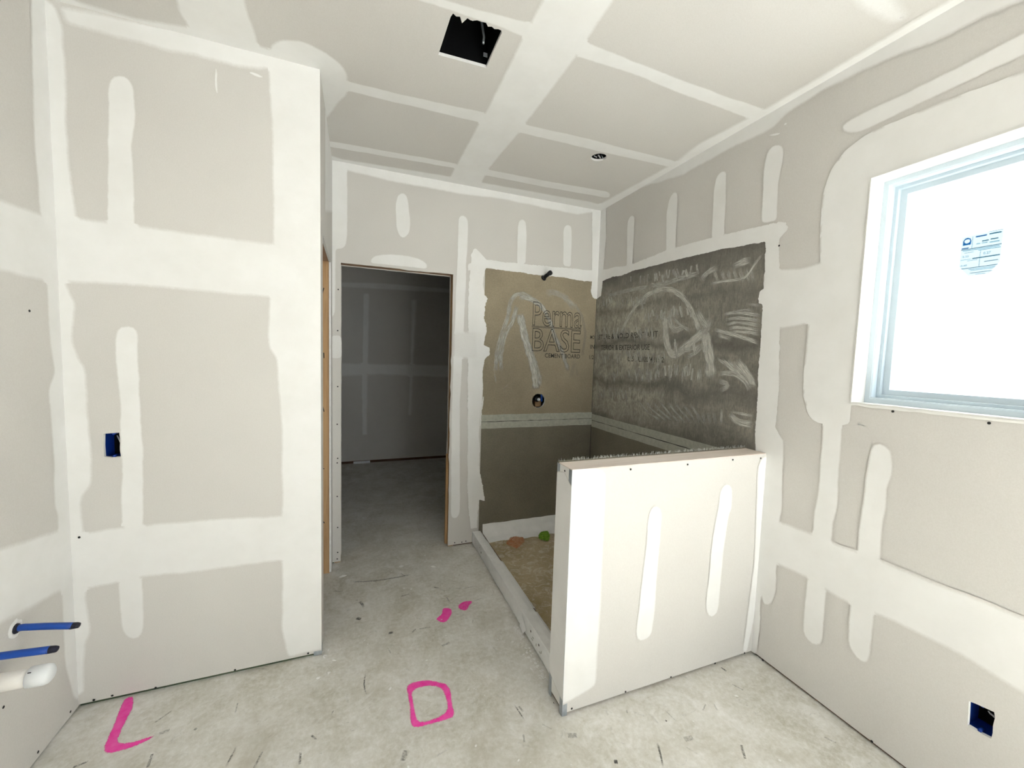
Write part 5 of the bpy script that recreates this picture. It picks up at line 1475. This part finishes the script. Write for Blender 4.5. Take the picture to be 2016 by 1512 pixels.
# ------------------------------------------------------------------ supply and drain stubs on the left wall
def pex(y, z, L, droop, label, torn):
    e = empty('water_pipe', (XA, y, z), label, 'pipe', 'blue water stubs on the left wall')
    path = [(XA - .012, y, z), (XA + .02, y, z + .001)] + [(XA + .02 + (L - .035) * t / 8, y, z - droop * (t / 8) ** 1.2) for t in range(1, 9)]
    pp_ = tube('pipe', path, .0108, M['pex'], e, 16)
    ex, ez = path[-1][0], path[-1][2]
    tube('pipe_end', [(ex - .004, y, ez), (ex + .004, y, ez - .0003), (ex + .012, y, ez - .0008), (ex + .018, y - .001, ez - .0015)], [.0108, .0104, .0098, .0085], M['pex_end'], pp_, 14)
    tube('sleeve', [(XA - .004, y, z), (XA + .006, y, z), (XA + .010, y, z + .0004)], [.018, .0155, .0112], M['pex_end'], e, 14)
    if torn:
        vs_, fs = [], []
        for i in range(14):
            an = 6.2832 * i / 14
            r = .030 + .008 * noise.noise(Vector((i * .8, 1, 0)))
            vs_ += [(XA + .0005, y + math.cos(an) * .013, z + math.sin(an) * .013), (XA + .004 + .004 * noise.noise(Vector((i, 0, 3))), y + math.cos(an) * r * .7, z + math.sin(an) * r * .7), (XA + .0004, y + math.cos(an) * r, z + math.sin(an) * r)]
        for i in range(14):
            j = (i + 1) % 14
            fs += [(i * 3, j * 3, j * 3 + 1, i * 3 + 1), (i * 3 + 1, j * 3 + 1, j * 3 + 2, i * 3 + 2)]
        mesh('torn_drywall', vs_, fs, M['gypsum'], e)
    return e
pex(1.776, .539, .158, .022, 'upper blue water pipe stub with dark end in a torn hole', True)
pex(1.582, .570, .204, .010, 'lower blue water pipe stub with dark end above the white drain', True)
dr = empty('drain_pipe', (XA, 1.646, .443), 'white plastic drain stub with a rounded cap on the left wall', 'drain pipe')
tube('pipe', [(XA - .01, 1.646, .443), (XA + .05, 1.646, .443), (XA + .112, 1.646, .443)], .0265, M['pvc'], dr, 24)
tube('cap', [(XA + .104, 1.646, .443), (XA + .106, 1.646, .443), (XA + .142, 1.646, .443), (XA + .152, 1.646, .443), (XA + .158, 1.646, .443), (XA + .160, 1.646, .443)], [.0268, .0305, .0305, .028, .020, .004], M['pvc_cap'], dr, 24)
box('printed_mark', XA + .110, XA + .118, 1.628, 1.634, .467, .4692, M['pex_end'], dr)

# ------------------------------------------------------------------ outlet boxes
def outlet(name, pl, u0, u1, v0, v1, depth, label, wires):
    f = PLANE[pl]
    c = f((u0 + u1) / 2, v0, DT)
    e = empty(name, c, label, 'outlet box', 'blue outlet boxes')
    q_ = rect(u0, u1, v0, v1)
    w = .002
    loops_o = [f(a, b, .003) for a, b in rect(u0 - w, u1 + w, v0 - w, v1 + w)] + [f(a, b, DT + depth) for a, b in rect(u0 - w, u1 + w, v0 - w, v1 + w)]
    loops_i = [f(a, b, .003) for a, b in q_] + [f(a, b, DT + depth - .003) for a, b in q_]
    vs_ = loops_o + loops_i
    fs = []
    for i in range(4):
        j = (i + 1) % 4
        fs += [(i, j, 4 + j, 4 + i), (8 + i, 12 + i, 12 + j, 8 + j), (i, 8 + i, 8 + j, j)]
    fs += [(4, 5, 6, 7), (12, 15, 14, 13)]
    bx_ = mesh('box', vs_, fs, [M['blue_box'], M['void']], e, [0] * 13 + [1])  # inner back face black: shade of the recess put into its colour
    um = (u0 + u1) / 2
    for v in (v0 + .006, v1 - .006):
        tube('screw_boss', [f(um, v, .004), f(um, v, .03)], .005, M['blue_box'], bx_, 10)
    for (a, b) in wires:
        tube('cable', [f(*a), f(*[(x + y) / 2 + (.004 if k == 0 else 0) for k, (x, y) in enumerate(zip(a, b))]), f(*b)], .0022, M['wire'], e, 8)
    return e
outlet('outlet_box', 'B', -.9555, -.8935, 1.038, 1.143, .07, 'square blue outlet box with grey cables set in the closet wall', [((-.924, 1.125, .03), (-.897, 1.05, .012)), ((-.912, 1.125, .04), (-.893, 1.07, .014))])
outlet('outlet_box', 'E', .549, .608, .309, .407, .07, 'blue outlet box low in the wall below the window', [((.575, .375, .04), (.562, .36, .05)), ((.57, .372, .04), (.556, .362, .05))])

# ------------------------------------------------------------------ ceiling fittings
fan = empty('exhaust_fan_housing', (.414, 1.655, H), 'black exhaust fan housing in the square cut-out in the ceiling', 'fan housing')
u0, u1, v0, v1 = .302, .525, 1.52, 1.772
vs_ = boxv(u0, u1, v0, v1, H + DT, H + .20)
hs_ = mesh('housing', vs_, [(4, 5, 6, 7), (0, 1, 5, 4), (1, 2, 6, 5), (2, 3, 7, 6), (3, 0, 4, 7)], M['void'], fan)
box('mounting_tab', .304, .312, 1.625, 1.650, H + .02, H + .0205 + .03, M['strip'], hs_)
box('mounting_tab', .304, .313, 1.56, 1.575, H + .02, H + .05, M['zinc'], hs_)
box('label_plate', .498, .515, 1.735, 1.739, H + .03, H + .045, M['zinc'], hs_)
tube('screw_head', [(.40, 1.70, H + .185), (.40, 1.70, H + .199)], .006, M['zinc'], hs_, 10)
tube('screw_head', [(.405, 1.575, H + .03), (.405, 1.575, H + .06)], .006, M['strip'], hs_, 10)
box('bright_chip', .418, .430, 1.680, 1.684, H + .12, H + .123, M['strip'], hs_)
tube('cable', [(.488, 1.71, H + .06), (.492, 1.715, H + .09), (.484, 1.72, H + .14), (.47, 1.71, H + .19)], .005, M['zinc'], fan, 8)
box('cross_bar', u0, u1, 1.71, 1.722, H + .15, H + .165, M['void'], hs_)

can = empty('recessed_light', (1.393, 2.213, H), 'round recessed light opening with loose wires in the ceiling over the shower', 'recessed light')
cv, cf = [], []
for i in range(24):
    a = 6.2832 * i / 24
    for r, z in ((.052, H + DT), (.052, H + .12), (0.001, H + .12)):
        cv.append((1.393 + r * math.cos(a), 2.213 + r * math.sin(a), z))
for i in range(24):
    j = (i + 1) % 24
    cf += [(i * 3, j * 3, j * 3 + 1, i * 3 + 1), (i * 3 + 1, j * 3 + 1, j * 3 + 2, i * 3 + 2)]
mesh('can', cv, cf, M['void'], can)
tube('wire', [(1.360, 2.215, H + .004), (1.385, 2.225, H + .004), (1.398, 2.245, H + .02)], .0022, M['wire'], can, 8)
tube('wire', [(1.385, 2.21, H + .012), (1.398, 2.213, H + .003), (1.412, 2.225, H + .006), (1.412, 2.24, H + .03)], .0032, M['wire'], can, 8)
tube('wire', [(1.420, 2.215, H + .012), (1.428, 2.222, H + .004), (1.425, 2.235, H + .03)], .003, M['zinc'], can, 8)

# ------------------------------------------------------------------ shower valve and arm
valve = empty('shower_valve', (VU, YD, VZ - .06), 'rough-in shower valve inside the round hole in the cement board', 'valve')
vv = boxv(VU - .09, VU + .09, YD + DT, YD + DT + STUD, VZ - .09, VZ + .09)
mesh('cavity_back', vv, [(2, 3, 7, 6), (0, 3, 2, 1), (4, 5, 6, 7), (1, 2, 6, 5), (3, 0, 4, 7)], M['void'], valve)
box('blocking', VU - .008, VU + .045, YD + .045, YD + .085, VZ - .055, VZ + .022, M['copper'], valve)
tube('body', [(VU + .0, YD + .05, VZ + .01), (VU + .0, YD + .02, VZ + .01)], .022, M['black'], valve, 16)
tube('cartridge', [(VU + .01, YD + .05, VZ + .008), (VU + .008, YD + .012, VZ + .008), (VU + .008, YD + .004, VZ + .008)], [.012, .012, .010], M['pvc_cap'], valve, 14)
tube('water_line', [(VU + .042, YD + .03, VZ + .06), (VU + .042, YD + .03, VZ - .01)], .008, M['pex'], valve, 10)
arm = empty('shower_pipe_stub', (1.405, YD, 2.15), 'short black pipe stub sticking out above the printed cement board', 'pipe stub')
tube('stub', [(1.400, YD + .01, 2.140), (1.405, YD - .03, 2.150), (1.412, YD - .075, 2.162)], [.015, .015, .015], M['black'], arm, 16)
tube('stub_cap', [(1.411, YD - .070, 2.161), (1.4125, YD - .078, 2.163), (1.415, YD - .095, 2.166)], [.015, .019, .019], M['black'], arm, 16)
tube('flange', [(1.3995, YD - .002, 2.139), (1.402, YD - .012, 2.143)], [.024, .019], M['black'], arm, 16)

# ------------------------------------------------------------------ floor marks, crumbs, scrap
coats('Z', floor, .0007, {'spray_paint_mark': 'pink'})
sc = ribbons('scuff_marks', 'Z', STROKES['Z'], M['scuff'], floor, .0004, BOUND['Z']); sc['kind'] = 'stuff'
dv, df = [], []
r3 = random.Random(11)
spots = [(.835 - abs(r3.gauss(0, .02)), r3.uniform(1.55, 1.95), r3.uniform(.004, .011)) for _ in range(60)]
spots += [(r3.uniform(-.15, .8), r3.uniform(1.2, 3.3), r3.uniform(.003, .008)) for _ in range(40)]
spots += [(r3.uniform(-.2, -.1), r3.uniform(1.9, 2.1), r3.uniform(.006, .016)) for _ in range(10)]
spots += [(.50, 2.72, .022), (.29, 2.79, .02), (-.09, 2.78, .028), (.14, 1.75, .012), (-.02, 3.6, .014), (.05, 3.75, .012), (.86, .95, .012), (1.6, 1.2, .01)]
spots += [(r3.uniform(-.9, 1.7), r3.uniform(.8, 1.4), r3.uniform(.002, .006)) for _ in range(30)]
for x, y, s_ in spots:
    if x > XF - .03 and y < 1.56 and y > 1.3: continue
    k = len(dv); n = 6
    a0 = r3.random() * 6; el = r3.uniform(.35, .9)
    for i in range(n):
        a = 6.2832 * i / n
        px, py = math.cos(a) * s_ * r3.uniform(.8, 1.2), math.sin(a) * s_ * el
        dv.append((x + px * math.cos(a0) - py * math.sin(a0), y + px * math.sin(a0) + py * math.cos(a0), .0006))
    dv.append((x, y, s_ * .35))
    df += [(k + i, k + (i + 1) % n, k + n) for i in range(n)]
db = mesh('plaster_debris', dv, df, M['chip'])
tag(db, 'white plaster crumbs scattered over the concrete floor', 'debris', kind='stuff')
scrap = box('metal_strip', -.05, .16, YR - .018, YR - .004, .0, .03, M['strip'], None, .002)
tag(scrap, 'short pale strip lying against the foot of the far hallway wall', 'strip')
